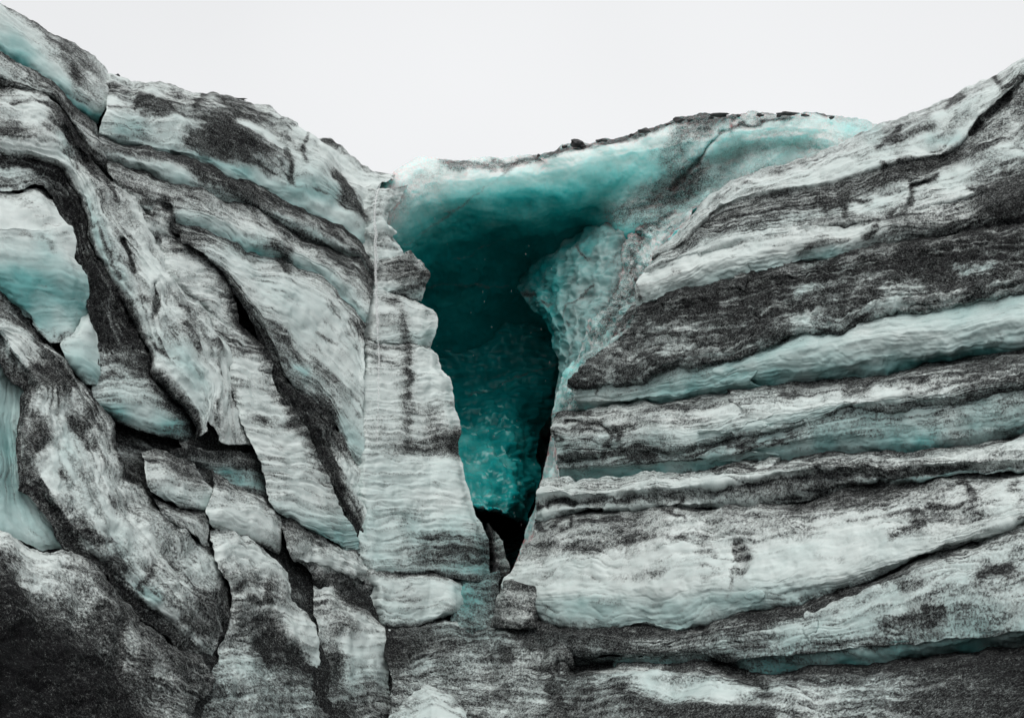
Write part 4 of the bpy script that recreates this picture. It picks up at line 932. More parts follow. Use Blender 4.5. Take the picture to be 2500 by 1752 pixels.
lr_e = j(c('A', 950,1440, 1160,1475), c('E', 1300,165, 1420,215, 1550,275, 1620,320, 1850,345, 1950,415, 2100,485), c('B', 600,1420, 700,1500, 780,1595))
t = patch('ice_ridge', [
    (sh(lq_d, 0, -6), .7, .9, .1),
    (j(c('A', 700,1100, 900,1160, 1050,1220, 1250,1280, 1450,1350, 1600,1410), c('B', 100,935, 200,1000, 300,1050, 450,1110, 600,1170, 740,1240, 832,1370)), .1, [.6, .6, .6, .55, .5, .5, .6, .65, .7, .75], .05),
    (j(c('A', 760,1190, 900,1250, 1100,1310, 1300,1370, 1500,1430), c('B', 60,980, 200,1045, 300,1090, 450,1160, 600,1240, 720,1320, 815,1450)), -.05, [.6, .65, .5, .4, .35, .3, .35, .4, .55, .6], .08),
    (j(c('A', 870,1330, 1030,1370, 1160,1400, 1350,1430, 1500,1480), c('B', 60,1060, 200,1090, 400,1160, 560,1260, 680,1370, 795,1520)), .02, [.55, .7, .1, .06, .08, .55, .4, .12, .1, .15, .4], .3),
    (lr_e, .5, [.5, .5, .15, .1, .15, .4, .2, .1, .15, .3], .65), (sh(lr_e, -3, 10), .9, .85, .3)], ICE, seed=43, ends=(.3, -.2), thick=2.0)
tag(t, 'second slanting ridge with a clean blue-green strip above the wide white slab', 'ice ridge')

t = patch('ice_slab', [
    (sh(lr_e, 4, -6), .4, .75, .1),
    (j(c('E', 1180,200, 1320,220, 1480,290, 1650,370, 1850,390, 2000,470, 2145,560), c('F', 620,100, 720,200, 785,310)), .02, [.8, .55, .35, .45, .5, .35, .35, .4, .5], .05),
    (j(c('E', 1200,250, 1400,330, 1600,430, 1800,520, 2000,600, 2145,680), c('F', 640,250, 740,380, 778,560)), -.12, [.85, .35, .12, .1, .08, .1, .15, .2], .12),
    (j(c('E', 1300,300, 1480,420, 1600,560, 1750,660, 1950,780), c('F', 491,314, 600,420, 700,560, 772,660)), -.05, [.85, .45, .25, .12, .1, .25, .15, .25], .14),
    (j(c('E', 1400,390, 1530,500, 1640,640, 1750,790), c('F', 291,364, 330,430, 480,560, 600,680, 700,780, 780,880)), .05, [.9, .75, .5, .6, .75, .5, .35, .45, .25], .2),
    (j(c('E', 1500,480, 1545,570, 1640,720, 1760,860), c('F', 180,380, 220,480, 330,560, 480,660, 580,780, 660,920, 720,1020, 780,1060)), .25, [.95, .95, .85, .9, .75, .5, .7, .35, .25, .2], .4),
    (c('F', 155,420, 170,520, 250,580, 400,720, 520,820, 590,900, 640,1000, 690,1120, 770,1210), .6, [.95, .95, .7, .4, .75, .9, .6, .4, .5], .3)], ICE, seed=44, ends=(.3, -.2), thick=2.0)
tag(t, 'wide white slab with fine grey streaks left of the stream', 'ice slab')

t = patch('ash_gully', [
    (c('F', 155,390, 165,490, 260,560, 400,700, 520,810, 590,890, 640,980, 680,1080, 730,1160, 780,1230), .45, [.9, .9, .85, .85, .9, .9, .7, .5, .5], .1),
    (c('F', 155,480, 180,590, 280,680, 400,800, 500,900, 570,1000, 610,1100, 660,1200, 720,1290, 785,1380), .45, [.9, .95, .95, .95, .95, .9, .7, .25, .15, .2], .15),
    (c('F', 158,540, 220,680, 330,800, 430,930, 490,1020, 550,1150, 610,1270, 680,1380, 750,1480, 795,1560), .45, [.95, .95, .95, .95, .95, .95, .95, .8, .6, .4], .15),
    (c('F', 160,570, 240,740, 340,870, 430,980, 470,1090, 540,1210, 600,1330, 660,1450, 720,1560, 770,1640), .6, .95, .2),
    (c('F', 150,600, 220,770, 320,900, 410,1010, 450,1120, 520,1240, 580,1360, 640,1480, 700,1590, 750,1680), .9, .9, .2)], ICE, seed=45, ends=(.3, -.2), thick=2.0, mid=(.14, .05), ridged=.4)
tag(t, 'black ash filled gully running diagonally beside the striped slab', 'gully')

t = patch('ice_slab', [
    (c('E', 990,190, 1090,170, 1185,165), .75, .6, .05),
    (c('E', 1030,300, 1180,290, 1320,290), .45, [.5, .7, .85], .05),
    (c('E', 1060,400, 1250,410, 1455,430), .35, [.3, .2, .7], .05),
    (c('E', 1110,490, 1300,500, 1532,530), .35, [.3, .3, .9], .05),
    (c('E', 1240,600, 1400,620, 1545,640), .4, [.4, .3, .95], .05),
    (c('E', 1350,700, 1450,720, 1570,760), .4, [.4, .4, .95], .05),
    (c('E', 1380,830, 1500,850, 1690,880), .35, [.45, .4, .95], .05),
    (c('E', 1460,960, 1600,960, 1765,980), .3, [.4, .65, .95], .05),
    (c('E', 1490,1040, 1620,1040, 1775,1060), .25, [.12, .12, .6], .05),
    (c('E', 1500,1150, 1650,1160, 1800,1190), .2, [.25, .25, .5], .05),
    (j(c('E', 1520,1270, 1700,1280), c('F', 265,745)), .1, [.25, .2, .15, .9], .08),
    (j(c('E', 1560,1400, 1750,1420), c('F', 355,885)), 0, [.2, .4, .25, .8], .08),
    (j(c('E', 1620,1520, 1800,1560), c('F', 445,1035)), -.05, [.1, .15, .08, .7], .08),
    (c('F', 80,1150, 250,1140, 485,1130), -.1, [.25, .12, .12, .6], .12),
    (c('F', 140,1270, 350,1260, 565,1285), -.15, [.15, .15, .08, .5], .08),
    (c('F', 150,1360, 400,1360, 625,1405), -.2, [.15, .15, .2], .1),
    (c('J', 145,200, 400,225, 650,255), -.2, [.25, .25, .25], .25),
    (c('J', 225,275, 450,330, 710,360), -.1, [.2, .15, .2], .45),
    (c('J', 390,355, 560,430, 735,420), .1, [.15, .12, .15], .65),
    (c('J', 590,475, 680,530, 750,500), .35, .2, .75)], ICE, seed=46, ends=(.35, .2), thick=2.0, ripple=(.26, .014))
tag(t, 'step-rippled pale slab between two black ash gullies left of the pillar', 'ice slab')

# far upper-left ridge behind the shoulder
t = patch('ice_ridge', [
    (c('A', -80,300, 0,345, 60,380, 200,470, 330,550, 420,620, 480,690, 560,730, 640,785, 670,870), .9, [.9, .9, .85, .9, .9, .9], .1),
    (c('A', -80,345, 0,390, 120,460, 250,545, 345,600, 430,680, 520,780, 600,850, 660,930), .3, [.7, .65, .6, .6, .7, .75, .7, .6], .08),
    (c('A', -80,420, 0,470, 100,530, 230,590, 350,625, 415,700, 490,800, 570,890, 640,970, 690,1040), .25, [.4, .35, .45, .6, .65, .6, .55, .5], .15),
    (c('A', -80,500, 0,545, 60,570, 200,612, 340,635, 395,700, 450,790, 520,890, 600,980, 660,1070, 720,1150), .6, .75, .1),
    (c('A', -80,540, 0,580, 200,640, 340,670, 400,760, 480,880, 560,980, 640,1080, 740,1200), 1.0, .8, .1)], ICE, seed=47, ends=(0, .4), thick=2.5)
tag(t, 'grey granular ridge running down from the left edge below the blue dome', 'ice ridge')
t = patch('ice_hummock', [
    (c('A', 690,1080, 780,1090, 900,1130, 1050,1200), .5, .7, .1),
    (c('A', 740,1180, 850,1200, 960,1230, 1080,1280), .25, [.6, .65, .6, .6], .05),
    (c('A', 800,1280, 900,1310, 1000,1330, 1120,1370), .15, [.5, .6, .7, .85], .05),
    (c('A', 850,1380, 950,1400, 1050,1420, 1150,1450), .15, [.4, .4, .35, .8], .05),
    (c('A', 920,1480, 1000,1490, 1090,1510, 1160,1530), .2, [.35, .3, .3, .8], .05),
    (c('E', 970,230, 1050,210, 1110,210, 1180,230), .4, [.5, .6, .6, .9], .05),
    (c('E', 1000,320, 1080,300, 1200,300), .7, .8, .05)], ICE, seed=48, ends=(.3, .2), thick=1.6, lump=(.5, .12))
tag(t, 'small grey pitted hummock in the middle of the left wall', 'ice hummock')

# shoulder ridge: long pale fold
c1 = j(c('A', -80,960, 0,1000, 130,1010, 250,1040, 370,1080, 430,1120, 480,1230, 530,1330, 570,1430, 605,1590), c('E', 620,330, 720,480, 830,660, 900,800, 980,960, 1010,1090, 1100,1200, 1220,1340, 1300,1440, 1318,1530))
c2 = j(c('A', -80,900, 0,930, 200,980, 380,1040, 470,1130, 530,1250, 590,1380, 640,1560), c('E', 680,330, 780,480, 880,640, 930,740, 990,880, 1030,1020, 1130,1140, 1250,1270, 1330,1380, 1335,1510))
c3 = j(c('A', -80,800, 0,840, 200,900, 380,960, 470,1050, 560,1200, 640,1350, 720,1540), c('E', 800,330, 880,470, 960,600, 1010,720, 1050,860, 1150,990, 1250,1080, 1340,1200, 1365,1330, 1350,1490))
c4 = j(c('A', -80,690, 0,720, 180,760, 320,800, 430,900, 540,1080, 640,1250, 760,1500), c('E', 900,300, 980,440, 1050,560, 1120,680, 1210,790, 1290,900, 1350,1040, 1420,1160, 1420,1280, 1370,1420))
c5 = j(c('A', -80,600, 0,640, 150,670, 300,690, 380,780, 480,940, 560,1060, 660,1200, 780,1440), c('E', 940,260, 1010,380, 1090,480, 1180,600, 1260,720, 1340,810, 1400,930, 1450,1060, 1480,1160, 1500,1240, 1480,1400, 1460,1560))
c6 = j(c('A', -80,540, 0,575, 100,590, 200,605, 335,625, 390,690, 440,780, 520,900, 600,1000, 690,1130, 770,1205, 870,1310, 950,1440, 1010,1600), c('E', 1060,300, 1075,410, 1110,460, 1170,550, 1250,610, 1330,640, 1385,700, 1388,800, 1440,900, 1500,1000, 1508,1130, 1532,1230, 1545,1310, 1580,1430, 1655,1580))
t = patch('ice_ridge', [
    (sh(c1, -3, 6), .55, .85, .1), (c1, .3, [.8, .7, .6, .6, .7, .7, .7, .75, .7, .7, .8, .8, .8], .1),
    (c2, -.1, [.35, .25, .3, .3, .15, .15, .15, .2, .3, .4, .35, .25, .3, .3, .45], [.05, .05, .1, .2, .4, .45, .4, .25, .2, .15, .2, .15]),
    (c3, -.3, [.6, .65, .3, .25, .3, .3, .25, .4, .55, .35, .25, .5, .08, .08, .15, .3], [.03, .03, .05, .1, .2, .2, .2, .1, .1, .3, .4, .2, .1]),
    (c4, -.25, [.45, .35, .25, .35, .35, .5, .5, .35, .5, .3, .15, .25, .5, .35, .15, .2, .3], .08),
    (c5, -.05, [.3, .1, .1, .1, .9, .9, .85, .7, .5, .3, .2, .15, .15, .4, .4, .35, .2, .2, .15, .5, .5], .06),
    (c6, .45, [.8, .7, .5, .5, .9, .95, .85, .6, .5, .25, .08, .08, .15, .3, .4, .35, .2, .15, .15, .2, .3, .5], .06),
    (sh(c6, 4, 3), .9, .7, .1)], ICE, seed=49, ends=(0, .3), thick=2.2, lump=(.9, .09), mid=(.3, .03), strata=(1.6, .12, .03))
tag(t, 'long twisting pale fold from the left edge down to the middle of the wall', 'ice ridge')

# black valley and white bulb
t = patch('ash_gully', [
    (j(c('A', -80,1270, 0,1260, 100,1262, 240,1218, 320,1268, 380,1380, 430,1490, 470,1600), c('E', 470,230, 500,370, 550,460, 570,560, 575,700, 630,850, 635,1050, 630,1150)), .55, [.6, .6, .8, .9, .95, .95, .95, .95, .9, .7], .2),
    (j(c('A', -80,1120, 0,1140, 150,1150, 300,1180, 400,1290, 470,1420, 520,1580), c('E', 540,330, 610,480, 680,650, 740,820, 770,980, 800,1100)), .75, [.4, .5, .9, .95, .95, .95, .95, .95, .95, .8], .2),
    (j(c('A', -80,1040, 0,1070, 150,1080, 330,1130, 430,1240, 510,1400, 555,1590), c('E', 580,330, 660,480, 750,650, 820,810, 880,960, 940,1090)), .65, .95, .2),
    (j(c('A', -80,990, 0,1015, 250,1055, 400,1120, 460,1230, 540,1400, 585,1600), c('E', 605,330, 705,480, 815,660, 885,800, 960,960, 1000,1090)), .45, .95, .1),
    (j(c('A', -80,970, 0,990, 250,1035, 410,1100, 475,1210, 555,1390, 600,1600), c('E', 620,330, 725,480, 835,660, 905,800, 980,960, 1020,1090)), .7, .95, .1)], ICE, seed=50, ends=(0, .3), thick=2.0, mid=(.14, .05), ridged=.4)
tag(t, 'broad black ash gully curving round the white bulb at the left', 'gully')
t = patch('ice_hollow', [
    (c('E', 600,960, 800,950, 1010,980), .55, [.5, .8, .95], .15),
    (c('E', 620,1060, 800,1070, 1030,1100), .5, [.4, .65, .95], .2),
    (c('E', 620,1180, 800,1180, 960,1200, 1130,1220), .5, [.4, .4, .5, .95], .25),
    (c('E', 610,1260, 780,1250, 960,1290, 1220,1350), .6, [.4, .3, .4, .95], .4),
    (c('E', 680,1340, 850,1390, 1020,1430, 1300,1450), .9, [.3, .15, .2, .95], .8),
    (c('E', 750,1410, 950,1490, 1150,1530, 1340,1550), 1.3, [.9, .6, .8, .95], .7)], ICE, seed=51, ends=(.2, .2), thick=1.6)
tag(t, 'shadowed hollow with a teal lip at the foot of the black gully', 'ice hollow')
t = patch('ice_bulb', [
    (c('A', -80,1275, 0,1252, 100,1258, 240,1216, 315,1252), .55, .6, .05),
    (c('A', -80,1320, 100,1305, 240,1265, 345,1300), .05, [.3, .3, .25, .4], .04),
    (c('A', -80,1400, 100,1380, 250,1350, 390,1390), -.25, [.12, .1, .1, .15], .04),
    (c('A', -80,1500, 150,1490, 350,1460, 442,1490), -.45, .06, .05),
    (c('E', -80,150, 150,150, 330,140, 462,150), -.55, [.1, .12, .08, .1], .08),
    (c('E', -80,300, 200,310, 400,310, 505,350), -.5, [.05, .1, .1, .1], .25),
    (c('E', -80,430, 200,480, 400,480, 572,500), -.2, .06, .7),
    (c('E', -20,535, 150,640, 350,640, 580,640), .25, [.2, .1, .1, .15], .8),
    (c('E', 130,680, 250,780, 400,770, 565,760), .5, [.25, .1, .1, .3], .6),
    (c('E', 240,810, 330,905, 430,895, 535,825), .55, [.6, .4, .45, .5], .3)], ICE, seed=52, flute=0.006, ends=(.1, .5), endw=50, thick=1.8, mid=(.4, .02), fine=.003, svar=.08, dvar=.22)
tag(t, 'smooth white bulb shading to blue-green against the left edge', 'ice bulb')
t = patch('ice_lump', [
    (c('E', 560,690, 590,710, 625,790), .5, .35, .2), (c('E', 490,830, 560,820, 634,850), .25, [.3, .15, .25], .2),
    (c('E', 390,915, 520,900, 642,950), .2, [.2, .08, .15], .3), (c('E', 400,970, 540,1010, 646,1060), .25, .1, .4),
    (c('E', 460,1045, 560,1100, 645,1130), .4, .2, .5), (c('E', 540,1150, 590,1180, 630,1180), .7, .5, .4)], ICE, seed=53, flute=0.006, ends=(.3, .4), thick=1.4, mid=(.4, .02), svar=.08, dvar=.12)
tag(t, 'small smooth wedge of pale ice tucked under the white bulb', 'ice lump')
t = patch('ash_gully', [
    (c('E', -80,440, 0,515, 130,640, 230,770, 350,930), .75, .9, .2),
    (c('E', -80,600, 0,650, 110,730, 220,830, 345,945), .75, [.7, .7, .85, .95], .1),
    (c('E', -80,770, 0,785, 130,815, 225,880, 345,960), .6, .85, .1)], ICE, seed=54, ends=(0, .2), thick=1.5)
tag(t, 'narrow dark wedge of ash between the white bulb and the lower left ridge', 'gully')

# lower left
t = patch('ice_hollow', [
    (j(c('E', -900,860, -900,1200), c('I', -900,100, -900,400, -900,700)), .5, .15, .4),
    (j(c('E', -120,860, -100,1200), c('I', -100,100, -100,400, -60,560)), .7, .1, .6),
    (j(c('E', 0,890, 50,1100, 60,1350), c('I', 50,100, 80,300, 120,470, 220,640)), 1.2, [.15, .1, .1, .1, .2, .1, .05], [.45, .45, .5, .75, .75, .5, .35]),
    (j(c('E', 40,960, 130,1120, 150,1300), c('I', 130,120, 180,290, 300,450, 420,600, 560,700)), .9, [.2, .15, .2, .45, .2, .1, .05, .1], [.4, .4, .5, .7, .45, .35, .45, .5]),
    (j(c('E', 60,960, 190,1130, 200,1300), c('I', 160,120, 260,250, 360,400, 500,580, 730,760, 740,850)), .6, .6, .3)], ICE, seed=55, flute=0.006, ends=(0, .3), thick=1.6, mid=(.4, .015), fine=.002, svar=.08, dvar=.12, tvar=.1)
tag(t, 'smooth teal hollow scooped out behind the lower left ridge', 'ice hollow')
f1 = j(c('E', -80,850, 0,880, 60,1000, 130,1100, 200,1170, 175,1300, 135,1480), c('I', 150,60, 160,160, 250,230, 340,350, 400,480, 560,650, 720,760, 760,860, 900,980, 1100,1130, 1280,1290, 1360,1370))
f2 = j(c('E', -80,810, 0,830, 100,960, 200,1080, 270,1200, 260,1400, 250,1560), c('I', 270,150, 350,300, 450,450, 620,620, 760,760, 860,880, 1000,1000, 1150,1110, 1300,1220, 1410,1320))
f3 = j(c('E', -80,785, 50,810, 150,890, 240,1000, 350,1150, 400,1300, 430,1450, 450,1600), c('I', 480,150, 560,330, 660,480, 790,600, 900,750, 1000,860, 1130,980, 1300,1080, 1440,1210))
f4 = j(c('E', -80,770, 60,780, 150,820, 240,890, 350,990, 440,1120, 510,1260, 590,1400, 650,1560), c('I', 720,200, 800,350, 900,500, 1020,640, 1150,760, 1280,870, 1400,960, 1478,1080))
f5 = j(c('E', -80,760, 50,765, 140,798, 260,870, 360,945, 450,1015, 510,1110, 570,1210, 650,1310, 720,1440, 755,1600), c('I', 830,180, 930,210, 1000,340, 1080,400, 1130,460, 1250,530, 1370,650, 1410,720, 1450,830, 1490,920, 1502,1000, 1492,1140, 1457,1215))
t = patch('ice_ridge', [
    (sh(f1, -14, 26), .5, .85, .1), (f1, .3, [.6, .6, .8, .8, .8, .85, .85, .85, .9, .9, .8, .7, .6], .15),
    (f2, -.1, [.25, .25, .4, .5, .15, .5, .6, .5, .7, .6, .45, .6, .3, .15, .2, .2, .4], [.1, .1, .1, .1, .1, .1, .1, .2, .2, .1, .1, .2]),
    (f3, -.3, [.2, .2, .35, .85, .7, .2, .15, .25, .4, .3, .2, .25, .3, .25, .45, .6, .6], [.05, .05, .05, .1, .3, .3, .2, .3, .2, .1, .1]),
    (f4, -.2, [.25, .3, .45, .7, .85, .6, .8, .4, .25, .25, .3, .2, .25, .25, .3, .6, .85], .1),
    (f5, .3, [.4, .5, .6, .7, .75, .6, .7, .7, .8, .75, .7, .6, .7, .8, .5, .3, .6, .9, .9], .1),
    (sh(f5, 5, -3), .8, .9, .1)], ICE, seed=56, ends=(0, .4), thick=2.0, lump=(.7, .10), mid=(.25, .035), strata=(1.2, .12, .02))
tag(t, 'lumpy grey ridge from the lower left edge to the bottom of the left wall', 'ice ridge')

t = patch('ice_hollow', [
    (c('I', 1120,-20, 1400,-10, 1690,10), .6, [.9, .85, .8], .1), (c('I', 1150,50, 1420,70, 1730,100), .8, [.9, .7, .85], .2),
    (c('I', 1250,110, 1500,150, 1770,190), 1.15, [.8, .35, .6], [.3, .9, .6]), (c('I', 1400,190, 1600,240, 1790,280), 1.2, [.9, .5, .8], [.2, .8, .5]),
    (c('I', 1450,240, 1620,310, 1790,370), .9, .95, .2)], ICE, seed=57, thick=1.4, ends=(.2, .2))
tag(t, 'black pocket with a glint of teal below the step-rippled slab', 'ice hollow')
t = patch('ice_lump', [
    (c('I', 915,20, 1000,-10, 1100,0, 1250,60), .6, .85, .1), (c('I', 930,100, 1080,90, 1200,110, 1340,180), .2, [.5, .6, .6, .6], .05),
    (c('I', 945,180, 1120,190, 1260,210, 1395,255), .0, [.35, .35, .3, .35], .08), (c('I', 1000,270, 1140,270, 1250,290, 1385,310), .0, [.5, .25, .15, .2], .25),
    (c('I', 1080,330, 1200,345, 1345,392), .25, .3, .3), (c('I', 1120,370, 1220,390, 1330,410), .6, .8, .2)], ICE, seed=58, thick=1.4, ends=(.2, .4))
tag(t, 'angular grey lump with one cleaved face under the black pocket', 'ice lump')
t = patch('ice_lump', [
    (c('I', 985,270, 1080,340, 1220,380, 1340,398), .5, .85, .1), (c('I', 1020,340, 1120,390, 1230,420, 1350,440), .15, [.7, .65, .5, .5], .05),
    (c('I', 1060,400, 1180,450, 1280,480, 1378,510), .0, [.6, .5, .3, .35], .05), (c('I', 1100,450, 1230,520, 1310,560, 1382,590), .1, [.7, .6, .5, .3], .05),
    (c('I', 1180,500, 1280,590, 1385,690), .5, .95, .05)], ICE, seed=59, thick=1.4, ends=(.2, .4))
tag(t, 'flat grey lump with an ash edge below the angular lump', 'ice lump')
t = patch('ice_lump', [
    (c('I', 1370,120, 1450,160, 1520,205, 1700,295, 1790,360), .5, .75, .1), (c('I', 1395,220, 1500,240, 1650,300, 1815,400), .1, [.6, .65, .65, .7], .05),
    (c('I', 1375,320, 1500,330, 1680,350, 1838,440), -.15, [.3, .35, .4, .5], .05), (c('I', 1345,392, 1500,388, 1700,395, 1848,490), -.3, [.1, .12, .12, .4], .05),
    (c('I', 1365,440, 1520,450, 1690,480, 1850,560), -.25, [.1, .05, .06, .3], .08), (c('I', 1390,490, 1550,520, 1700,570, 1840,630), .05, [.35, .1, .1, .3], .12),
    (c('I', 1420,520, 1600,570, 1720,630, 1820,680), .5, .75, .1)], ICE, seed=60, thick=1.6, ends=(.3, .5), lump=(.7, .06))
tag(t, 'rounded knuckle of smooth pale ice in the lower left cluster', 'ice lump')
t = patch('ice_lump', [
    (c('J', 215,275, 300,265, 360,310, 450,370, 600,460, 700,530, 770,590), .45, .9, .1), (c('J', 225,350, 400,400, 560,475, 700,545, 800,640), .05, [.8, .7, .6, .3, .25], .05),
    (c('J', 245,460, 400,500, 560,540, 700,600, 808,655), -.15, [.6, .3, .25, .12, .15], .05), (c('J', 290,570, 450,590, 560,605, 690,660, 790,680), 0, [.5, .25, .2, .15, .3], .05),
    (c('J', 380,610, 560,625, 680,690, 820,715, 868,760), .25, [.6, .4, .6, .6], .05), (c('J', 420,680, 580,710, 700,740, 800,790, 872,805), .35, [.75, .7, .85, .7, .85], .05),
    (c('J', 440,740, 600,800, 720,850, 830,860, 878,860), .65, .95, .05)], ICE, seed=61, thick=1.6, ends=(.3, .4), lump=(.6, .10))
tag(t, 'snout shaped grey lump jutting right at the foot of the pillar', 'ice lump')
t = patch('ice_lump', [
    (c('I', 1375,500, 1480,498, 1600,548, 1700,595), .4, .8, .05), (c('I', 1385,560, 1500,550, 1640,595, 1760,670), -.05, [.3, .25, .3, .4], .05),
    (c('I', 1400,660, 1550,650, 1700,680, 1840,770), -.25, [.1, .08, .08, .15], .05), (c('I', 1430,760, 1600,755, 1750,780, 1888,860), -.28, [.2, .35, .25, .12], .05),
    (c('I', 1470,860, 1650,850, 1800,870, 1920,950), -.25, [.35, .45, .45, .25], .05), (c('I', 1500,960, 1650,930, 1800,950, 1970,1010), -.25, [.15, .2, .4, .35], .05),
    (c('I', 1505,1060, 1650,1030, 1800,1020, 2030,1080), -.25, [.4, .4, .2, .25], .05), (c('I', 1485,1170, 1620,1160, 1720,1120, 1880,1120, 2062,1190), [-.2, -.15, 0, -.3, -.3], [.45, .5, .75, .15, .15], .08),
    (c('I', 1450,1270, 1600,1260, 1730,1230, 1900,1230, 2080,1310), [-.2, -.1, .2, -.25, -.4], [.35, .35, .9, .4, .1], .12),
    (c('I', 1420,1380, 1600,1350, 1750,1350, 1940,1350, 2095,1440), [-.3, -.2, .15, .1, -.45], [.3, .2, .85, .9, .12], .25),
    (c('I', 1350,1490, 1550,1450, 1750,1450, 1950,1460, 2115,1560), -.4, [.6, .2, .4, .6, .3], .35),
    (c('I', 1330,1640, 1800,1630, 2135,1650), -.7, [.6, .35, .45], .3), (c('I', 1300,2000, 2160,2000), -1.3, .6, .2)], ICE, seed=62, thick=2.0, ends=(.35, .35), lump=(.6, .09))
tag(t, 'tall pale buttress of knobbly ice at the bottom left of centre', 'ice lump')
t = patch('ice_lump', [
    (c('J', 445,690, 560,680, 620,730), .6, .7, .05), (c('J', 448,790, 560,770, 660,850, 800,885, 880,900), .2, [.3, .15, .8, .95, .95], .05),
    (c('J', 450,880, 600,870, 750,940, 840,955, 912,985), -.1, [.45, .35, .3, .3, .4], .05), (c('J', 462,990, 600,980, 800,1010, 942,1050), -.3, [.25, .4, .15, .2], .05),
    (c('J', 472,1120, 560,1095, 700,1110, 850,1120, 945,1110), [-.3, -.2, -.4, -.4, -.2], [.35, .4, .08, .08, .12], .12),
    (c('J', 485,1250, 580,1210, 680,1210, 850,1230, 938,1240), [-.2, 0, -.4, -.4, -.2], [.7, .8, .1, .1, .2], .2),
    (c('J', 495,1380, 620,1340, 700,1340, 840,1340, 925,1370), [-.2, 0, -.4, -.4, -.2], [.6, .8, .2, .25, .35], .35),
    (c('J', 505,1500, 640,1450, 720,1460, 850,1440, 950,1490), -.5, [.6, .6, .35, .45, .5], .3), (c('J', 510,1640, 750,1620, 960,1620), -.8, .55, .2), (c('J', 500,2000, 960,2000), -1.3, .6, .2)],
    ICE, seed=63, thick=2.0, ends=(.4, .4), lump=(.6, .09))
tag(t, 'white arched lump with a dark niche beside the bottom of the pillar', 'ice lump')
t = patch('ice_slope', [
    (c('I', -80,540, 0,510, 50,500, 110,540, 200,620, 300,660, 450,690, 560,730, 640,800, 720,860, 800,960, 900,1070, 1000,1160, 1150,1260, 1300,1345, 1370,1430), .1, [.4, .3, .3, .6, .8, .8, .7, .8, .8, .7], .05),
    (c('I', -80,590, 0,560, 60,550, 150,620, 250,690, 420,730, 550,780, 640,860, 720,930, 830,1030, 1000,1190, 1200,1310, 1370,1460), -.6, [.3, .2, .2, .2, .55, .65, .7, .75, .7, .6, .7, .6], .05),
    (c('I', -80,720, 60,700, 180,780, 350,830, 500,870, 640,960, 740,1050, 860,1160, 1000,1280, 1200,1390, 1370,1530), -.85, [.8, .55, .2, .35, .5, .6, .7, .5, .5, .65, .65], .08),
    (c('I', -80,880, 60,880, 220,980, 400,1010, 560,1060, 690,1130, 810,1260, 1000,1390, 1200,1470, 1350,1600), -1.1, [.98, .95, .7, .5, .55, .75, .4, .4, .65, .6], .1),
    (c('I', -80,1100, 100,1100, 300,1150, 500,1200, 680,1280, 850,1400, 1050,1500, 1300,1640), -1.35, [1, 1, .9, .8, .75, .4, .6, .6], .12),
    (c('I', -80,1350, 200,1380, 450,1400, 650,1430, 850,1540, 1050,1640, 1300,1760), -1.6, [1.05, 1.05, 1, .95, .5, .65], .15),
    (c('I', -80,1650, 300,1650, 600,1650, 800,1720, 1300,1850), -1.9, [1.05, 1, .95, .6], .1),
    (c('I', -80,2100, 600,2100, 1300,2100), -2.5, .9, .1)], ICE, seed=64, thick=2.5, ends=(0, .4), lump=(.8, .11), mid=(.2, .035))
tag(t, 'black ash buried ice slope in the bottom left corner', 'ice slope')

# ================================================================ setting behind and below
RELIEF[0] = .9
def backing(name, rows):
    o = patch(name, rows, ICE, ends=(0, 0), thick=14.0, cell=16.0, seed=80, lump=(2.0, .2))
    return tag(o, kind='structure')
backing('glacier', [
    (c('A', -2000,-900, 0,80, 400,300, 680,560), 3.2, .6, .2), (c('A', -2000,500, 300,600, 700,700), 2.4, .8, .2),
    (c('I', -2000,-900, 300,-600, 1200,-300), [2.2, 1.8, 1.4], .8, .2), (c('I', -2000,300, 500,400, 1600,600), [2.2, 1.6, .6, .5], .9, .2), (c('I', -2000,2400, 600,2400, 1900,2400), -.5, .9, .2)])
backing('glacier', [
    (c('A', 600,620, 1300,680, 1800,820, 2150,1060, 2330,1200), 3.4, .6, .2), (c('E', 700,0, 1500,0, 2300,0), 2.4, .8, .2),
    (c('F', -600,300, 200,500, 1050,600), 1.2, .8, .2), (c('J', -400,300, 300,500, 1150,600), .45, .9, .2), (c('J', -600,2200, 600,2200, 1500,2200), -.4, .9, .2)])
backing('glacier', [
    (j(c('C', 1150,1200, 1500,800), c('D', 700,880, 1300,620, 1900,380, 4600,-700)), 3.2, .6, .2), (c('G', 800,300, 1600,0, 5400,-900), 2.4, .8, .2),
    (c('G', 560,1100, 1500,1000, 5400,300), 2.0, .8, .2), (c('K', 330,400, 1600,300, 5400,0), 1.8, .9, .2), (c('K', 0,2200, 1600,2200, 5400,2200), -.4, .9, .2)])
# the glacier behind the cave
o = patch('glacier', [
    (c('M', -300,520, 300,420, 1500,330, 3600,130), 36.0, .6, .3), (c('M', -300,1200, 1200,1200, 3000,1200), 35.0, .5, 1.0),
    (c('N', -400,200, 400,200, 1200,200), 35.0, .5, 1.0), (c('N', -400,1200, 400,1200, 1200,1200), 35.0, .9, 1.0), (c('N', -400,2400, 400,2400, 1200,2400), 30.0, .9, .6)],
    CAVE, absd=True, ends=(0, 0), thick=20.0, cell=16.0, seed=81)
tag(o, kind='structure')

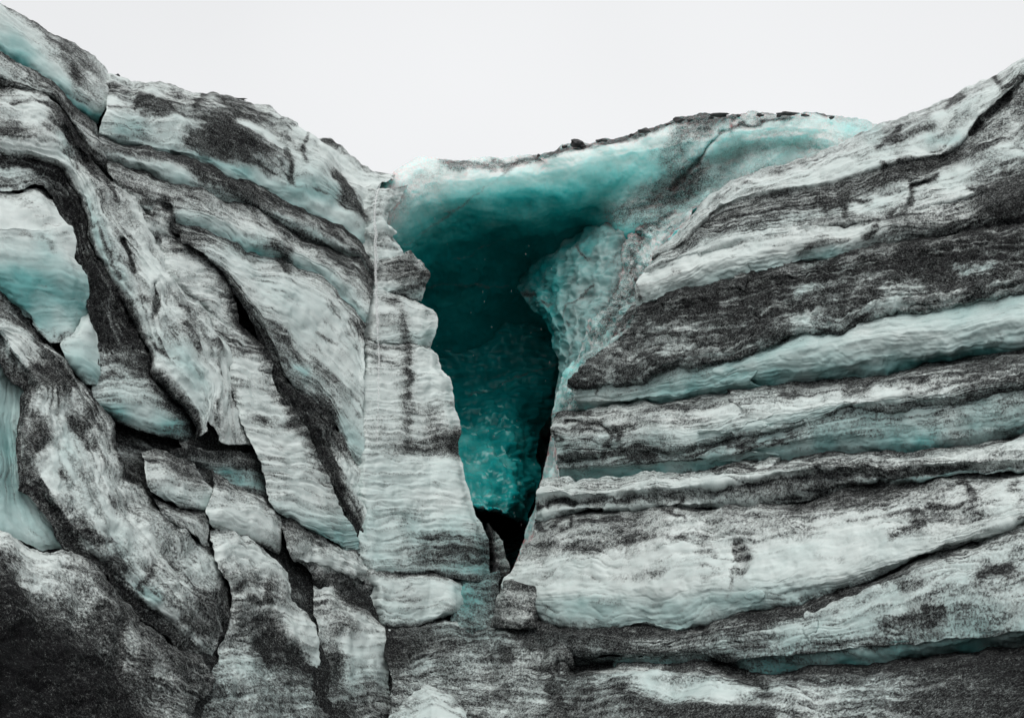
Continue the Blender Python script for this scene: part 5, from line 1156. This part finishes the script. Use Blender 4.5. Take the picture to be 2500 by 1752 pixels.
def ash_ground():
    m = bpy.data.materials.new('black_ash_gravel')
    m.use_nodes = True
    nt = m.node_tree; L = nt.links
    bs = nt.nodes['Principled BSDF']
    co = node(nt, 'ShaderNodeTexCoord')
    n = node(nt, 'ShaderNodeTexNoise'); n.inputs['Scale'].default_value = 6; n.inputs['Detail'].default_value = 8; n.inputs['Roughness'].default_value = .7
    L.new(co.outputs['Object'], n.inputs['Vector'])
    r = node(nt, 'ShaderNodeValToRGB')
    r.color_ramp.elements[0].position = .35; r.color_ramp.elements[0].color = (.018, .018, .02, 1)
    r.color_ramp.elements[1].position = .7; r.color_ramp.elements[1].color = (.11, .11, .11, 1)
    L.new(n.outputs['Fac'], r.inputs[0]); L.new(r.outputs[0], bs.inputs['Base Color'])
    bs.inputs['Roughness'].default_value = .85
    b = node(nt, 'ShaderNodeBump'); b.inputs['Strength'].default_value = .8; b.inputs['Distance'].default_value = .05
    L.new(n.outputs['Fac'], b.inputs['Height']); L.new(b.outputs[0], bs.inputs['Normal'])
    return m
ASH = ash_ground()
def ground():
    n = 90
    g = np.sign(np.linspace(-1, 1, n)) * np.abs(np.linspace(-1, 1, n)) ** 3 * 1500
    X, Yg = np.meshgrid(g, g + 5)
    Z = 0.35 * fbm(np.stack([X.ravel() / 9, Yg.ravel() / 9, 0 * X.ravel()], 1), 3) - .25
    idx = np.arange(n * n).reshape(n, n)
    q = np.stack([idx[:-1, :-1], idx[:-1, 1:], idx[1:, 1:], idx[1:, :-1]], -1).reshape(-1, 4)
    o = mesh_from('ground', np.stack([X.ravel(), Yg.ravel(), Z], 1), q, [], None, ASH)
    tag(o, kind='structure')
ground()

# ================================================================ small things
def rock(px, py, Y, size, label, sq=(1, 1, .7)):
    import bmesh
    bm = bmesh.new()
    bmesh.ops.create_icosphere(bm, subdivisions=2, radius=1.0)
    P = np.array([v.co[:] for v in bm.verts])
    off = 1 + .7 * fbm(P * 1.2 + px, 3) + .3 * fbm(P * 3.1 + py, 2)
    P2 = P * off[:, None] * np.array(sq) * size * .8
    for v, p in zip(bm.verts, P2): v.co = p
    me = bpy.data.meshes.new('rock'); bm.to_mesh(me); bm.free()
    me.materials.append(ASH)
    o = bpy.data.objects.new('rock', me); COL.objects.link(o)
    o.location = place(px, py, Y)
    return tag(o, label, 'rock', 'dark rocks on the cave rim')
def pt(k, a, b):
    p = c(k, a, b)[0]; return p[0], p[1]
for k, a, b, Y, s, lb, sq in [
    ('C', 565,405, 25.5, .17, 'largest dark rock, a peaked stone on the cave rim left of its middle', (1.5, 1, .9)),
    ('C', 475,424, 25.6, .06, 'small dark pebble just left of the largest rock on the cave rim', (1.6, 1, .8)),
    ('C', 735,382, 25.1, .07, 'low dark stone on the cave rim next right of the largest rock', (2.0, 1, .7)),
    ('C', 1000,322, 24.6, .09, 'dark stone halfway up the rising cave rim', (2.0, 1, .8)),
    ('C', 1222,252, 24.3, .10, 'rounded dark stone high on the rising cave rim', (1.6, 1, .9)),
    ('C', 1480,216, 23.8, .11, 'long flat dark stone near the top of the cave rim', (3.4, 1, .5)),
    ('D', 600,476, 22.8, .09, 'flat dark stone on the hump right of the cave roof', (3.4, 1, .5)),
    ('A', 768,497, 20.2, .06, 'tiny dark stone on the left skyline beside the blue dome', (1.3, 1, .8)),
    ('A', 1560,650, 21.6, .06, 'flat dark stone on the left skyline hump', (4.0, 1, .6))]:
    x_, y_ = pt(k, a, b)
    rock(x_, y_, Y, s, lb, sq)

rr = np.random.default_rng(21)
rimx = j(c('C', 300,470, 420,440, 700,385, 880,348, 1010,306, 1180,257, 1340,234, 1430,210, 1600,212, 1900,203), c('D', 700,478, 860,494))
ORD = 'first second third fourth fifth sixth seventh eighth ninth tenth eleventh twelfth thirteenth last'.split()
for k_, q_ in enumerate(resample(rimx, 14)):
    x_, y_ = q_[0] + rr.normal() * 7, q_[1] + 3 + rr.random() * 4
    rock(x_, y_, np.interp(x_, [1230, 1400, 1570, 1740, 1900, 2070], [25.8, 25.2, 24.5, 23.6, 22.6, 21.5]) + .75, .035 + .04 * rr.random(), '%s from the left of the small dark pebbles scattered along the cave rim' % ORD[k_], (1 + 1.2 * rr.random(), 1, .8))
def water_mat(name, clear):
    m = bpy.data.materials.new(name)
    m.use_nodes = True
    nt = m.node_tree
    bs = nt.nodes['Principled BSDF']
    bs.inputs['Base Color'].default_value = (.88, .9, .9, 1)
    bs.inputs['Roughness'].default_value = .3
    bs.inputs['IOR'].default_value = 1.33
    tr = node(nt, 'ShaderNodeBsdfTransparent')
    mx = node(nt, 'ShaderNodeMixShader')
    n = node(nt, 'ShaderNodeTexNoise'); n.inputs['Scale'].default_value = 22.0; n.inputs['Detail'].default_value = 3.0
    r = node(nt, 'ShaderNodeMapRange')
    r.inputs[1].default_value = .35; r.inputs[2].default_value = .65; r.inputs[3].default_value = clear - .12; r.inputs[4].default_value = clear + .12
    co = node(nt, 'ShaderNodeTexCoord')
    nt.links.new(co.outputs['Object'], n.inputs['Vector'])
    nt.links.new(n.outputs['Fac'], r.inputs[0]); nt.links.new(r.outputs[0], mx.inputs[0])
    nt.links.new(bs.outputs[0], mx.inputs[1]); nt.links.new(tr.outputs[0], mx.inputs[2])
    nt.links.new(mx.outputs[0], nt.nodes['Material Output'].inputs['Surface'])
    return m
SPRAY = water_mat('meltwater_spray', .74)
WATER = water_mat('meltwater_drop', .6)
def tube(name, P, rad, mat, parent=None, sides=6):
    P = np.asarray(P); n = len(P)
    T = np.gradient(P, axis=0); T /= np.linalg.norm(T, axis=1, keepdims=True)
    A = np.cross(T, [0.3, 1, 0]); A /= np.linalg.norm(A, axis=1, keepdims=True)
    B = np.cross(T, A)
    a = np.arange(sides) / sides * 2 * math.pi
    V = (P[:, None] + rad[:, None, None] * (np.cos(a)[None, :, None] * A[:, None] + np.sin(a)[None, :, None] * B[:, None])).reshape(-1, 3)
    idx = np.arange(n * sides).reshape(n, sides)
    q = np.stack([idx[:-1], np.roll(idx, -1, 1)[:-1], np.roll(idx, -1, 1)[1:], idx[1:]], -1).reshape(-1, 4)
    return mesh_from(name, V, q, [], None, mat, parent)
path = j(c('B', 905,640, 880,680, 862,730, 850,800, 846,900, 848,1000, 852,1150, 852,1300, 858,1450, 866,1600), c('F', 872,420, 874,560, 872,700, 866,900, 862,1050, 858,1300))
stream = thing('meltwater_stream', 'thin white meltwater stream falling down the notch between left wall and pillar', 'stream', (920, 1000))
rs = np.random.default_rng(5)
for k in range(7):
    n = 420
    xy = resample(path, n)
    if k < 4: top, ln, r0 = (0, .9, .018) if k == 0 else (rs.uniform(0, .25), rs.uniform(.3, .6), .016)
    else: top, ln, r0 = rs.uniform(0, .6), rs.uniform(.08, .22), .008
    i0, i1 = int(top * n), min(n - 1, int((top + ln) * n))
    q = xy[i0:i1]
    s_ = np.arange(i0, i1) / n
    z_ = s_ * 0
    wob = perlin(np.stack([s_ * 30, z_ + k * .31, z_], 1)) * 4.5 + perlin(np.stack([s_ * 110, z_ + k * 1.7, z_ + 9], 1)) * 1.6
    xx = q[:, 0] + wob + rs.normal() * (1.6 if k < 4 else 4)
    Yw = base_depth(xx, q[:, 1]) + np.interp(s_, [0, .05, .12, 1], [.3, -.05, -.2, -.42]) + rs.normal() * .02
    rad = r0 * (1 + 1.1 * perlin(np.stack([s_ * 160, z_ + k * 2.3, z_ + 4], 1)) + .6 * perlin(np.stack([s_ * 40, z_ + k * 5.3, z_ + 2], 1)))
    f = np.clip(np.minimum(np.arange(len(q)), len(q) - 1 - np.arange(len(q))) / 20.0, .05, 1)
    tube('strand', place(xx, q[:, 1], Yw), np.clip(rad, .002, .04) * f * np.interp(s_, [0, .3, 1], [1.5, 1.0, .35]), SPRAY, stream, sides=7)

# drops falling from the roof
def drops():
    rs = np.random.default_rng(9)
    import bmesh
    bm = bmesh.new()
    bmesh.ops.create_icosphere(bm, subdivisions=1, radius=1.0)
    S = np.array([v.co[:] for v in bm.verts]); Fc = np.array([[v.index for v in f.verts] for f in bm.faces])
    bm.free()
    V, T = [], []
    for k in range(50):
        x = rs.normal(1255, 95); y = rs.uniform(480, 1290)
        if not (1000 < x < 1375): continue
        Y = rs.uniform(22.8, 25.0)
        if y < 650: Y = rs.uniform(22.8, 24.0)
        p = place(x, y, Y)
        r = .003 + .002 * rs.random() ** 2
        T.append(Fc + len(V) * len(S))
        V.append(S * np.array([r, r, r * rs.uniform(5.0, 9.0)]) + p)
    o = mesh_from('meltwater_drops', np.concatenate(V), np.zeros((0, 4), int), np.concatenate(T), None, WATER)
    tag(o, 'scattered meltwater drops falling in front of the dark cave', 'water drops', kind='stuff')
drops()
print('TRIANGLES', TOTAL[0])
